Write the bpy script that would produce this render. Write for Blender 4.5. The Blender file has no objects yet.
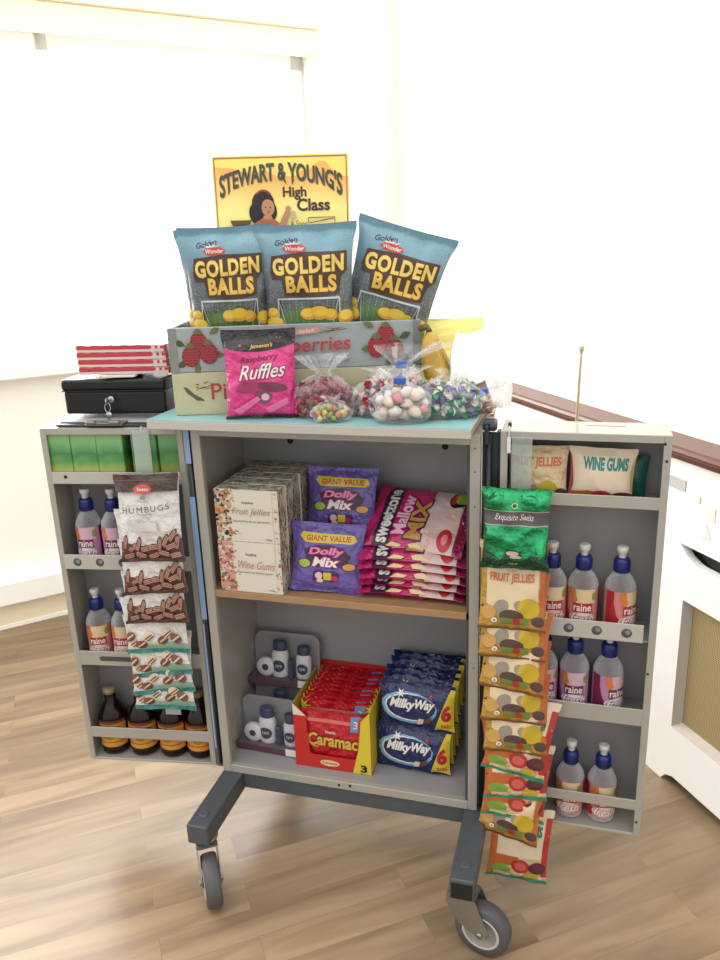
import bpy, bmesh, math, random
from mathutils import Vector, Matrix, noise
from mathutils.geometry import tessellate_polygon
C = bpy.context.scene.collection
PI = math.pi
ZO = 0.168          # height of the trolley's underside above the floor
random.seed(4)

# ------------------------------------------------------------------ materials
def lin(c):
    c /= 255.0
    return c / 12.92 if c <= .04045 else ((c + .055) / 1.055) ** 2.4
AL = .64            # painted and printed surfaces of the goods; the room's own surfaces use '!' for the plain value
def col(h):
    k = 1 if h[0] == '!' else AL
    h = h.lstrip('!#')
    return tuple(k * lin(int(h[i:i + 2], 16)) for i in (0, 2, 4)) + (1,)
MC = {}
def M(name, hx, rough=.5, metal=0, bump=0, bscale=60, spec=.5, coat=0, alpha=1, mott=0, mscale=20, trans=0, emit=0):
    if name in MC: return MC[name]
    m = bpy.data.materials.new(name); m.use_nodes = True
    nt = m.node_tree; b = nt.nodes['Principled BSDF']
    b.inputs['Base Color'].default_value = col(hx)
    b.inputs['Roughness'].default_value = rough
    b.inputs['Metallic'].default_value = metal
    b.inputs['Specular IOR Level'].default_value = spec
    b.inputs['Coat Weight'].default_value = coat
    b.inputs['Alpha'].default_value = alpha
    b.inputs['Transmission Weight'].default_value = trans
    if emit:
        b.inputs['Emission Color'].default_value = col(hx); b.inputs['Emission Strength'].default_value = emit
    tc = nt.nodes.new('ShaderNodeTexCoord')
    if mott:
        n = nt.nodes.new('ShaderNodeTexNoise'); n.inputs['Scale'].default_value = mscale; n.inputs['Detail'].default_value = 4
        nt.links.new(tc.outputs['Object'], n.inputs['Vector'])
        r = nt.nodes.new('ShaderNodeMapRange'); r.inputs['From Min'].default_value = .3; r.inputs['From Max'].default_value = .7
        r.inputs['To Min'].default_value = 1 - mott; r.inputs['To Max'].default_value = 1 + mott
        nt.links.new(n.outputs['Fac'], r.inputs['Value'])
        mx = nt.nodes.new('ShaderNodeVectorMath'); mx.operation = 'SCALE'
        mx.inputs[0].default_value = col(hx)[:3]
        nt.links.new(r.outputs['Result'], mx.inputs['Scale']); nt.links.new(mx.outputs[0], b.inputs['Base Color'])
    if bump:
        n = nt.nodes.new('ShaderNodeTexNoise'); n.inputs['Scale'].default_value = bscale; n.inputs['Detail'].default_value = 3
        nt.links.new(tc.outputs['Object'], n.inputs['Vector'])
        bp = nt.nodes.new('ShaderNodeBump'); bp.inputs['Strength'].default_value = bump; bp.inputs['Distance'].default_value = .02 if bump > .5 else .004
        nt.links.new(n.outputs['Fac'], bp.inputs['Height']); nt.links.new(bp.outputs['Normal'], b.inputs['Normal'])
    MC[name] = m
    return m
def foil(name, hx, rough=.27, bump=.75): return M(name, hx, rough, 0, bump, 38, .45, .1)
def film(name, tint='!ffffff', rough=.12, base=.08, bump=0, top=.75):
    """thin clear plastic: mostly lets light straight through, glossy at grazing angles"""
    if name in MC: return MC[name]
    m = bpy.data.materials.new(name); m.use_nodes = True; nt = m.node_tree; nt.nodes.clear()
    o = nt.nodes.new('ShaderNodeOutputMaterial'); mx = nt.nodes.new('ShaderNodeMixShader')
    t = nt.nodes.new('ShaderNodeBsdfTransparent'); t.inputs['Color'].default_value = col(tint)
    g = nt.nodes.new('ShaderNodeBsdfPrincipled'); g.inputs['Roughness'].default_value = rough
    g.inputs['Base Color'].default_value = (.85, .87, .88, 1); g.inputs['Specular IOR Level'].default_value = .8
    if bump:
        n_ = nt.nodes.new('ShaderNodeTexNoise'); n_.inputs['Scale'].default_value = 55; n_.inputs['Detail'].default_value = 3; c_ = nt.nodes.new('ShaderNodeTexCoord'); nt.links.new(c_.outputs['Object'], n_.inputs['Vector'])
        b_ = nt.nodes.new('ShaderNodeBump'); b_.inputs['Strength'].default_value = bump; b_.inputs['Distance'].default_value = .006; nt.links.new(n_.outputs['Fac'], b_.inputs['Height']); nt.links.new(b_.outputs['Normal'], g.inputs['Normal'])
    l = nt.nodes.new('ShaderNodeLayerWeight')
    if bump: nt.links.new(b_.outputs['Normal'], l.inputs['Normal']); l.inputs['Blend'].default_value = .35
    r = nt.nodes.new('ShaderNodeMapRange'); r.inputs['To Min'].default_value = base; r.inputs['To Max'].default_value = top
    nt.links.new(l.outputs['Facing'], r.inputs['Value']); nt.links.new(r.outputs['Result'], mx.inputs['Fac'])
    nt.links.new(t.outputs[0], mx.inputs[1]); nt.links.new(g.outputs[0], mx.inputs[2]); nt.links.new(mx.outputs[0], o.inputs['Surface'])
    MC[name] = m; return m
def ramp_mat(name, stops, zmax, rough=.35, nscale=30, namt=.12, axis=2, speck=None):
    """printed background whose colours change along the pack height"""
    if name in MC: return MC[name]
    m = M(name, '#808080', rough, 0, .35, 45, .6, .15); nt = m.node_tree; b = nt.nodes['Principled BSDF']
    tc = nt.nodes.new('ShaderNodeTexCoord'); sp = nt.nodes.new('ShaderNodeSeparateXYZ')
    nt.links.new(tc.outputs['Object'], sp.inputs[0])
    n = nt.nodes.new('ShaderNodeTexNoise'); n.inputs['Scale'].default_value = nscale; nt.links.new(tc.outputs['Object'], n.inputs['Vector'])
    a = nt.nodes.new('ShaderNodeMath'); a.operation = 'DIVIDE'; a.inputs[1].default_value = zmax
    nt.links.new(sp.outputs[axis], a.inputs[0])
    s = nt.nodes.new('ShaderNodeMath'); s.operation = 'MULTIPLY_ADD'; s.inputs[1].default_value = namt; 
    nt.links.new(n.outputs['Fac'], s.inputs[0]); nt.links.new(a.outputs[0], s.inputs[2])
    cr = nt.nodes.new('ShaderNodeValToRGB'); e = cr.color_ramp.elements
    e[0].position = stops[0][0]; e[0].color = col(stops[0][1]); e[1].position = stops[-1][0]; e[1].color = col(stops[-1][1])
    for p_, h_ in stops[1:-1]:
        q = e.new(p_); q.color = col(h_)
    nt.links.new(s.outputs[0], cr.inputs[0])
    out = cr.outputs[0]
    if speck:
        v = nt.nodes.new('ShaderNodeTexNoise'); v.inputs['Scale'].default_value = 420; v.inputs['Detail'].default_value = 1
        nt.links.new(tc.outputs['Object'], v.inputs['Vector'])
        r = nt.nodes.new('ShaderNodeMapRange'); r.inputs['From Min'].default_value = .58; r.inputs['From Max'].default_value = .68
        nt.links.new(v.outputs['Fac'], r.inputs['Value'])
        mx = nt.nodes.new('ShaderNodeMix'); mx.data_type = 'RGBA'; mx.inputs['B'].default_value = col(speck)
        nt.links.new(r.outputs['Result'], mx.inputs['Factor']); nt.links.new(out, mx.inputs['A']); out = mx.outputs['Result']
    nt.links.new(out, b.inputs['Base Color'])
    return m

# ------------------------------------------------------------------ mesh building
class G:
    def __init__(s): s.v = []; s.f = []; s.mi = []; s.sm = []; s.mats = []
    def mat(s, m):
        if m not in s.mats: s.mats.append(m)
        return s.mats.index(m)
    def add(s, vs, fs, m, T=None, smooth=False):
        o = len(s.v); k = s.mat(m)
        for v in vs: s.v.append(tuple(T @ Vector(v)) if T else tuple(v))
        for f in fs: s.f.append([o + i for i in f]); s.mi.append(k); s.sm.append(smooth)
        return s
    def bm(s, bm, m, T=None, smooth=False):
        bm.verts.index_update()
        s.add([v.co[:] for v in bm.verts], [[v.index for v in f.verts] for f in bm.faces], m, T, smooth); bm.free(); return s
    def box(s, x0, x1, y0, y1, z0, z1, m, bev=0, T=None, seg=1):
        bm = bmesh.new(); bmesh.ops.create_cube(bm, size=1)
        for v in bm.verts:
            v.co = Vector((x0 + (v.co.x + .5) * (x1 - x0), y0 + (v.co.y + .5) * (y1 - y0), z0 + (v.co.z + .5) * (z1 - z0)))
        if bev: bmesh.ops.bevel(bm, geom=bm.edges[:], offset=bev, segments=seg, affect='EDGES', profile=.5)
        return s.bm(bm, m, T)
    def lathe(s, prof, m, seg=24, T=None, smooth=True, closed=True):
        """prof: list of (r, z) or (r, z, material)"""
        for i in range(len(prof) - 1):
            (r0, z0), (r1, z1) = prof[i][:2], prof[i + 1][:2]
            mm = prof[i][2] if len(prof[i]) > 2 else m
            vs = []; fs = []
            for k in range(seg):
                a = 2 * PI * k / seg
                vs += [(r0 * math.cos(a), r0 * math.sin(a), z0), (r1 * math.cos(a), r1 * math.sin(a), z1)]
            for k in range(seg):
                a, b = 2 * k, 2 * ((k + 1) % seg); fs.append([a, b, b + 1, a + 1])
            s.add(vs, fs, mm, T, smooth)
        return s
    def tube(s, pts, r, m, seg=8, T=None, cap=True):
        pts = [Vector(p) for p in pts]; vs = []; fs = []
        n = len(pts)
        for i, p in enumerate(pts):
            d = (pts[min(i + 1, n - 1)] - pts[max(i - 1, 0)]).normalized()
            a = d.cross(Vector((0, 0, 1)));
            if a.length < 1e-3: a = d.cross(Vector((1, 0, 0)))
            a.normalize(); b = d.cross(a)
            rr = r[i] if isinstance(r, (list, tuple)) else r
            for k in range(seg):
                t = 2 * PI * k / seg; vs.append(p + (a * math.cos(t) + b * math.sin(t)) * rr)
        for i in range(n - 1):
            for k in range(seg):
                a, b = i * seg + k, i * seg + (k + 1) % seg; fs.append([a, a + seg, b + seg, b])
        if cap: fs.append(list(range(seg))); fs.append([(n - 1) * seg + k for k in range(seg)][::-1])
        return s.add(vs, fs, m, T, True)
    def prism(s, poly, y0, y1, m, T=None, smooth=False):
        """polygon in x-z extruded along y"""
        n = len(poly)
        vs = [(x, y0, z) for x, z in poly] + [(x, y1, z) for x, z in poly]
        tr = tessellate_polygon([[Vector((x, z, 0)) for x, z in poly]])
        fs = [list(t) for t in tr] + [[i + n for i in t][::-1] for t in tr] + [[i, i + n, (i + 1) % n + n, (i + 1) % n] for i in range(n)]
        return s.add(vs, fs, m, T, smooth)
    def ball(s, c, r, m, seg=10, T=None, noise_amt=0, seed=0):
        bm = bmesh.new(); bmesh.ops.create_uvsphere(bm, u_segments=seg, v_segments=max(6, seg // 2 + 1), radius=1)
        rr = r if isinstance(r, (tuple, list)) else (r, r, r)
        for v in bm.verts:
            k = 1 + noise_amt * noise.noise(v.co * 2.2 + Vector((seed, seed * 1.7, 0)))
            v.co = Vector((c[0] + v.co.x * rr[0] * k, c[1] + v.co.y * rr[1] * k, c[2] + v.co.z * rr[2] * k))
        return s.bm(bm, m, T, True)
    def build(s, name, parent=None, mw=None, loc=None):
        me = bpy.data.meshes.new(name); me.from_pydata(s.v, [], s.f)
        for m in s.mats: me.materials.append(m)
        me.polygons.foreach_set('material_index', s.mi); me.polygons.foreach_set('use_smooth', s.sm)
        me.validate(); me.update()
        if me.polygons:
            bm = bmesh.new(); bm.from_mesh(me)
            bmesh.ops.remove_doubles(bm, verts=bm.verts, dist=1e-6) if any(s.sm) else None
            bm.to_mesh(me); bm.free()
        o = bpy.data.objects.new(name, me); C.objects.link(o)
        if parent is not None: o.parent = parent
        if mw is not None: o.matrix_world = mw
        if loc is not None: o.location = loc
        return o

def empty(name, mw=None, label=None, cat=None, group=None):
    o = bpy.data.objects.new(name, None); C.objects.link(o); o.empty_display_size = .05
    if mw is not None: o.matrix_world = mw
    if label: tag(o, label, cat, group)
    return o
def tag(o, label, cat, group=None):
    o['label'] = label; o['category'] = cat
    if group: o['group'] = group
    elif 'group' in o: del o['group']
    return o
def struct(o): o['kind'] = 'structure'; return o
def copy_tree(o, parent=None):
    c = o.copy(); C.objects.link(c)
    if parent is not None: c.parent = parent
    for ch in [k for k in bpy.data.objects if k.parent == o]: copy_tree(ch, c)
    return c
used = set()
def put(proto, mw, label=None, cat=None, group=None):
    """first call places the prototype itself, later calls place copies of the thing and its parts"""
    if proto.name in used: o = copy_tree(proto)
    else: used.add(proto.name); o = proto
    o.matrix_world = mw
    if label: tag(o, label, cat, group)
    return o

# frames: x to the right along the front, y going back, z up
def frame(ox, oy, ang): return Matrix.Translation((ox, oy, ZO)) @ Matrix.Rotation(ang, 4, 'Z')
FT = frame(0, 0, 0)                                # the trolley
FC = frame(-.022, -.004, math.radians(16))         # the crates on the top
FD = frame(-.022, .012, math.atan2(.1475, .989))   # the left door (x runs from -.275 to 0)
FR = frame(.549, 0, 0)                             # the right door (x runs from 0 to .256)
def at(F, x, y, z, rz=0, rx=0, ry=0):
    return F @ Matrix.Translation((x, y, z)) @ Matrix.Rotation(math.radians(rz), 4, 'Z') @ Matrix.Rotation(math.radians(ry), 4, 'Y') @ Matrix.Rotation(math.radians(rx), 4, 'X')

# ------------------------------------------------------------------ printed artwork (thin printed layers cut to follow the surface)
TXT = {}
def text_raw(s, off=0., shear=0., space=1.):
    k = (s, off, shear, space)
    if k in TXT: return TXT[k]
    cu = bpy.data.curves.new('t', 'FONT'); cu.body = s; cu.size = 1; cu.offset = off; cu.shear = shear
    cu.resolution_u = 3; cu.space_character = space; cu.fill_mode = 'FRONT'; cu.dimensions = '2D'
    ob = bpy.data.objects.new('t', cu); C.objects.link(ob); bpy.context.view_layer.update()
    me = bpy.data.meshes.new_from_object(ob.evaluated_get(bpy.context.evaluated_depsgraph_get()))
    r = ([(v.co.x, v.co.y) for v in me.vertices], [list(p.vertices) for p in me.polygons])
    bpy.data.objects.remove(ob); bpy.data.curves.remove(cu); bpy.data.meshes.remove(me)
    TXT[k] = r; return r
def T(s, x0, y0, x1, y1, m, out=None, ow=.04, bold=.0, shear=0., arc=0., tilt=0., space=1., rot=False, wave=0.):
    base = text_raw(s, bold, shear, space)[0]
    bx0 = min(p[0] for p in base); bx1 = max(p[0] for p in base); by0 = min(p[1] for p in base); by1 = max(p[1] for p in base)
    res = []
    for mat, off in ([(out, bold + ow)] if out else []) + [(m, bold)]:
        vs, fs = text_raw(s, off, shear, space); w = []
        for x, y in vs:
            a = (x - bx0) / (bx1 - bx0); b = (y - by0) / (by1 - by0)
            if rot: X = x0 + (1 - b) * (x1 - x0); Yv = y0 + a * (y1 - y0)
            else:
                X = x0 + a * (x1 - x0); Yv = y0 + b * (y1 - y0) + arc * (1 - (2 * a - 1) ** 2) + tilt * (a - .5) + wave * math.sin(a * 2 * PI)
            w.append((X, Yv))
        res.append(('mesh', w, fs, mat))
    return res
def poly(pts, m):
    tr = tessellate_polygon([[Vector((x, y, 0)) for x, y in pts]])
    return [('mesh', list(pts), [list(t) for t in tr], m)]
def rect(x0, y0, x1, y1, m): return poly([(x0, y0), (x1, y0), (x1, y1), (x0, y1)], m)
def ell(cx, cy, rx, ry, m, rot=0, n=16):
    c, s = math.cos(rot), math.sin(rot)
    return poly([(cx + rx * math.cos(2 * PI * i / n) * c - ry * math.sin(2 * PI * i / n) * s, cy + rx * math.cos(2 * PI * i / n) * s + ry * math.sin(2 * PI * i / n) * c) for i in range(n)], m)
def ring(cx, cy, rx, ry, wd, m, n=24, a0=0, a1=2 * PI):
    o = []
    for i in range(n):
        a = a0 + (a1 - a0) * i / n; b = a0 + (a1 - a0) * (i + 1) / n
        o += poly([(cx + rx * math.cos(a), cy + ry * math.sin(a)), (cx + rx * math.cos(b), cy + ry * math.sin(b)),
                   (cx + (rx - wd) * math.cos(b), cy + (ry - wd * ry / rx) * math.sin(b)), (cx + (rx - wd) * math.cos(a), cy + (ry - wd * ry / rx) * math.sin(a))], m)
    return merge(o)
def burst(cx, cy, r1, r2, asp, n, m, seed=0):
    R_ = random.Random(seed)
    return poly([(cx + (r1 if i % 2 else r2) * R_.uniform(.85, 1.1) * math.cos(PI * i / n), cy + asp * (r1 if i % 2 else r2) * R_.uniform(.85, 1.1) * math.sin(PI * i / n)) for i in range(2 * n)], m)
def line(x0, y0, x1, y1, w, m, asp=1.):
    dx, dy = x1 - x0, (y1 - y0) / asp; L = math.hypot(dx, dy); nx, ny = -dy / L * w / 2, dx / L * w / 2 * asp
    return poly([(x0 + nx, y0 + ny), (x0 - nx, y0 - ny), (x1 - nx, y1 - ny), (x1 + nx, y1 + ny)], m)
def merge(items):
    by = {}; order = []
    for _, vs, fs, m in items:
        if m not in by: by[m] = ([], []); order.append(m)
        o = len(by[m][0]); by[m][0].extend(vs); by[m][1].extend([[i + o for i in f] for f in fs])
    return [('mesh', by[m][0], by[m][1], m) for m in order]
def art(g, F, items, n=0, m=0, d0=.0003, dd=.00022, clip=True, smooth=True):
    """F(u, v, k) gives the surface point lifted by k"""
    lay = 0
    for _, vs, fs, mat in items:
        lay += 1
        bm = bmesh.new(); bv = [bm.verts.new((x, y, 0)) for x, y in vs]
        for f in fs:
            try: bm.faces.new([bv[i] for i in f])
            except ValueError: pass
        def cut(co, no, **kw):
            bmesh.ops.bisect_plane(bm, geom=bm.verts[:] + bm.edges[:] + bm.faces[:], plane_co=co, plane_no=no, dist=1e-7, **kw)
        xs = [v[0] for v in vs]; ys = [v[1] for v in vs]
        if clip:
            if min(xs) < 0: cut((0, 0, 0), (-1, 0, 0), clear_outer=True)
            if max(xs) > 1: cut((1, 0, 0), (1, 0, 0), clear_outer=True)
            if min(ys) < 0: cut((0, 0, 0), (0, -1, 0), clear_outer=True)
            if max(ys) > 1: cut((0, 1, 0), (0, 1, 0), clear_outer=True)
        for i in range(1, n):
            if min(xs) < i / n < max(xs): cut((i / n, 0, 0), (1, 0, 0))
        for i in range(1, m):
            if min(ys) < i / m < max(ys): cut((0, i / m, 0), (0, 1, 0))
        bm.normal_update()
        for f in bm.faces:
            if f.normal.z < 0: f.normal_flip()
        k = d0 + dd * lay
        for v in bm.verts: v.co = F(min(max(v.co.x, 0), 1), min(max(v.co.y, 0), 1), k)
        g.bm(bm, mat, None, smooth)
def panel(x0, x1, z0, z1, y):                    # a flat front facing -y
    return lambda u, v, k: Vector((x0 + u * (x1 - x0), y - k, z0 + v * (z1 - z0)))
def panel_r(y0, y1, z0, z1, x):                  # right side facing +x
    return lambda u, v, k: Vector((x + k, y0 + u * (y1 - y0), z0 + v * (z1 - z0)))
def panel_t(x0, x1, y0, y1, z):                  # top facing +z
    return lambda u, v, k: Vector((x0 + u * (x1 - x0), y0 + v * (y1 - y0), z + k))

def pouch(name, w, h, t, front, back, items=(), st=.07, sb=.05, pinch=.08, wr=.0022, seed=1, n=22, m=26, parent=None, sag=.15, rib=.0012, topcut=None, items_back=()):
    """a sealed flexible bag standing on z = 0, its printed face towards -y"""
    def raw(u, v, side):
        vv = min(max((v - sb) / (1 - sb - st), 0), 1)
        q = vv ** (1 - sag * .9)
        pv = max(0, 1 - (2 * q - 1) ** 2) ** .5
        pu = max(0, 1 - abs(2 * u - 1) ** 2.8) ** .62
        x = (u - .5) * w * (1 - pinch * pv)
        d = t / 2 * pv * pu
        z = v * h
        nz = noise.noise(Vector((x * 22 + seed * 3.1, z * 22, seed + side * 7)))
        nz2 = noise.noise(Vector((x * 55 + seed, z * 38, seed * 2 + side * 5)))
        e = min(1, pv * pu * 2.5)
        d += (wr * nz + wr * .5 * nz2) * (.25 + e)
        edge = math.exp(-min(v, 1 - v) / .12)
        rdg = (1 - min(1, abs(noise.noise(Vector((x * 13 + seed * 5 + z * 6, z * 15 - x * 5, seed * 1.9 + side))) * 3.2))) ** 2
        d += (rdg * wr * 1.3 - wr * .3) * min(1, pv * pu * 3)
        d += rib * math.sin(u * 34 + 3 * nz + seed) * edge * pu
        y = side * max(d, .0005)
        y += .0035 * noise.noise(Vector((x * 14, z * 9, seed * 1.3)))         # overall warp
        if v > 1 - st or v < sb: y += .0016 * math.sin(u * 17 + seed)
        z += h * .012 * math.sin(u * PI) * (1 if v < .5 else -1) * (1 - pv)
        if topcut: z -= topcut(u) * max(0, (v - .75) / .25)
        return Vector((x, y, z))
    g = G(); L = {}
    for side in (-1, 1):
        L[side] = [[raw(i / n, j / m, side) for i in range(n + 1)] for j in range(m + 1)]
        vs = [p for r in L[side] for p in r]; fs = []
        for j in range(m):
            for i in range(n):
                a = j * (n + 1) + i; f = [a, a + 1, a + n + 2, a + n + 1]
                fs.append(f if side < 0 else f[::-1])
        g.add(vs, fs, front if side < 0 else back, None, True)
    def FF(side):
        def F(u, v, k):
            if side > 0: u = 1 - u
            a = min(int(u * n), n - 1); b = min(int(v * m), m - 1); fu = u * n - a; fv = v * m - b; l = L[side]
            p = (l[b][a] * (1 - fu) + l[b][a + 1] * fu) * (1 - fv) + (l[b + 1][a] * (1 - fu) + l[b + 1][a + 1] * fu) * fv
            return p + Vector((0, side * k, 0))
        return F
    if items: art(g, FF(-1), items, n, m)
    if items_back: art(g, FF(1), items_back, n, m)
    return g.build(name, parent)

# ------------------------------------------------------------------ common materials
GREY = M('grey_painted_steel', '#b3afa5', .3, 0, .05, 300, .5, .3, mott=.04, mscale=9)
GREYD = M('grey_steel_shaded', '#a6a4a6', .4, 0, .04, 300, .4, mott=.05, mscale=7)  # same grey paint, its colour darkened to stand in for shade inside
LIP = M('pale_steel_tray', '#c9c4bb', .4, 0, .04, 300, .4)
SLATE = M('slate_painted_frame', '#565b61', .4, 0, .08, 350, .4, mott=.06, mscale=30)
HOLE = M('dark_hole', '#17171a', .8)
DARK = M('dark_rubber_hinge', '#20242d', .5)
ZINC = M('zinc_plated_steel', '#b9b7b2', .28, .85)
TYRE = M('grey_rubber_tyre', '#5b5b5c', .6, 0, .05, 200)
HUB = M('pale_grey_wheel_hub', '#9b9893', .45)
WOODE = M('oak_shelf_edge', '#b48c64', .55, 0, .1, 80, mott=.08, mscale=40)
CYAN = M('pale_aqua_laminate', '#a5d8dc', .3, 0, 0, 60, .5)
EDGE = M('cream_edge_band', '#cfc9bd', .45)
WHITE = M('white_card', '#f2efe8', .6)
BLACK = M('black_ink', '#151417', .45)
INKW = M('white_ink', '#f4f1ea', .4)
INKD = M('dark_ink', '#3a332f', .5)
RED = M('red_ink', '#c4262e', .4)

# ------------------------------------------------------------------ the trolley
W, D, H = .5175, .215, .724
trolley = empty('storage_trolley', FT @ Matrix.Translation((0, 0, -ZO)), 'open grey steel trolley cabinet on castors with two shelved doors and an aqua top', 'trolley')
def part(name, g, parent=None, F=None):
    o = g.build(name, parent or trolley)
    base = Matrix.Translation((0, 0, ZO)) if parent is None else Matrix.Identity(4)
    if F is not None: base = F
    o.matrix_local = base
    return o
g = G()
g.box(0, .004, .003, D, .0, .722, GREY); g.box(W - .004, W, .003, D, 0, .722, GREY)
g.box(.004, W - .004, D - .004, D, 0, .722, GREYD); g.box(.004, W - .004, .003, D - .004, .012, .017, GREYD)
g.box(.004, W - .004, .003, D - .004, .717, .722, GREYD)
g.box(0, .0175, 0, .012, 0, .7225, GREY, .001); g.box(W - .0175, W, 0, .012, 0, .7225, GREY, .001)
g.box(.0175, W - .0175, 0, .012, 0, .0175, GREY, .001); g.box(.0175, W - .0175, 0, .012, .705, .7225, GREY, .001)
g.box(W - .0225, W - .0175, .004, .012, .017, .705, M('dark_post_strip', '#4b4a48', .6))  # dark grey strip along the inner edge of the right post
for x, z in ((.1075, .647), (.4234, .646)):
    g.lathe([(0, 0), (.006, .0005), (.0065, -.001), (.007, -.001)], HOLE, 14, Matrix.Translation((x, D - .0045, z)) @ Matrix.Rotation(PI / 2, 4, 'X'))
for x, z in ((.2478, .0093), (.2704, .0111)):
    g.lathe([(0, .0006), (.0028, .0006), (.003, 0)], HOLE, 10, Matrix.Translation((x, 0, z)) @ Matrix.Rotation(PI / 2, 4, 'X'))
for z in (.70, .66, .60, .30):
    g.lathe([(0, .0006), (.0012, .0006), (.0014, 0)], HOLE, 8, Matrix.Translation((W - .009, 0, z)) @ Matrix.Rotation(PI / 2, 4, 'X'))
part('cabinet_body', g)
g = G(); g.box(.0045, W - .0045, .004, D - .0045, .390, .404, WOODE, .001)
part('shelf', g)
g = G(); g.box(-.061, .507, -.040, .262, .7245, .740, EDGE, .001)
g.box(-.0605, .5065, -.0395, .2615, .740, .7412, CYAN)
for k in range(3): g.box(.507, .5075, -.039, .261, .7265 + .0045 * k, .7285 + .0045 * k, M('worn_wood_edge', '#b08a5e', .6))
part('worktop', g)
# base frame with forward legs
g = G()
for x0, x1, yf in ((-.002, .041, -.160), (.4935, .536, -.172)):
    g.box(x0, x1, yf, .37, -.042, -.0006, SLATE, .003, seg=2)
g.box(.041, .4935, .004, .044, -.036, -.0006, SLATE, .001)
g.box(.041, .4935, .17, .21, -.036, -.0006, SLATE, .001)
for x, y in ((.019, -.125), (.515, -.135)):
    g.lathe([(0, .003), (.007, .003), (.010, .002), (.011, -.001)], SLATE, 8, Matrix.Translation((x, y, -.001)), smooth=False)
g.box(.4965, .533, -.1728, -.171, -.0395, -.006, M('black_plug', '!0b0b0c', .5), .001)
part('base_frame', g)
def caster(cx, cy, ang, R=.0495):
    """cx, cy: swivel axis; ang: direction the wheel trails"""
    L_ = Matrix.Translation((cx, cy, 0)) @ Matrix.Rotation(ang, 4, 'Z')     # +x = trail direction
    top = ZO - .0425
    g = G()
    g.lathe([(0, top), (.024, top), (.024, top - .004), (.019, top - .010), (.012, top - .012), (0, top - .012)], ZINC, 20, L_)
    for s in (-1, 1):
        y = s * .0185
        pl = [(-.024, top - .010), (.026, top - .010), (.050, R + .012), (.046, R - .004), (.038, R - .010), (.028, R - .004), (-.002, R + .012), (-.025, top - .026)]
        g.prism(pl, y - .0011, y + .0011, ZINC, L_)
    g.box(-.024, .026, -.0185, .0185, top - .012, top - .0095, ZINC, 0, L_)
    g.lathe([(.0, -.0225), (.005, -.0225), (.005, -.019), (.003, -.019), (.003, .019), (.005, .019), (.005, .0225), (0, .0225)], ZINC, 8, L_ @ Matrix.Translation((.036, 0, R)) @ Matrix.Rotation(PI / 2, 4, 'X'))
    c = part('caster', g, None, Matrix.Identity(4))
    g = G(); Tm = L_ @ Matrix.Translation((.036, 0, R)) @ Matrix.Rotation(PI / 2, 4, 'X')
    g.lathe([(.029, -.0145), (R - .004, -.0145), (R - .0008, -.010), (R, 0), (R - .0008, .010), (R - .004, .0145), (.029, .0145)], TYRE, 36, Tm)
    g.lathe([(.0335, -.0148), (.031, -.0158), (.029, -.0148)], M('white_ring', '#cfcdc6', .4), 32, Tm)
    g.lathe([(.029, .0148), (.031, .0158), (.0335, .0148)], M('white_ring', '#cfcdc6', .4), 32, Tm)
    g.lathe([(.0295, -.0147), (.020, -.008), (.010, -.010), (.0095, -.0172), (.003, -.0172)], HUB, 28, Tm)
    g.lathe([(.003, .0172), (.0095, .0172), (.010, .010), (.020, .008), (.0295, .0147)], HUB, 28, Tm)
    part('wheel', g, c, Matrix.Identity(4))
caster(.019, -.130, math.radians(-56)); caster(.513, -.136, math.radians(-12))
caster(.019, .345, math.radians(40)); caster(.515, .345, math.radians(95))
# hinge strips with blue protective film
BLUE = M('pale_blue_film', '#93b1dd', .3)
g = G(); g.box(-.0195, -.0015, .012, .016, 0, .722, M('hinge_plate', '#6b7079', .4, .3)); 
g.tube([(-.009, .008, .01), (-.009, .008, .718)], .0035, M('hinge_pin', '#4a4c50', .4, .5), 8)
h1 = part('hinge', g)
g = G(); g.box(-.0155, -.0045, .0022, .0032, .652, .7215, BLUE); g.box(-.0155, -.0045, .0022, .0032, .34, .588, BLUE); g.box(-.0155, -.012, .0022, .0032, .05, .33, BLUE)
part('protective_film', g, h1, Matrix.Identity(4))
g = G(); g.box(W + .001, W + .026, .014, .018, 0, .724, DARK); g.tube([(W + .012, .009, .01), (W + .012, .009, .722)], .005, DARK, 8)
g.box(W + .0235, .5482, .02, .04, .0, .724, M('hinge_channel', '#4a4f5a', .4, .3))
part('hinge', g)

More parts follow.
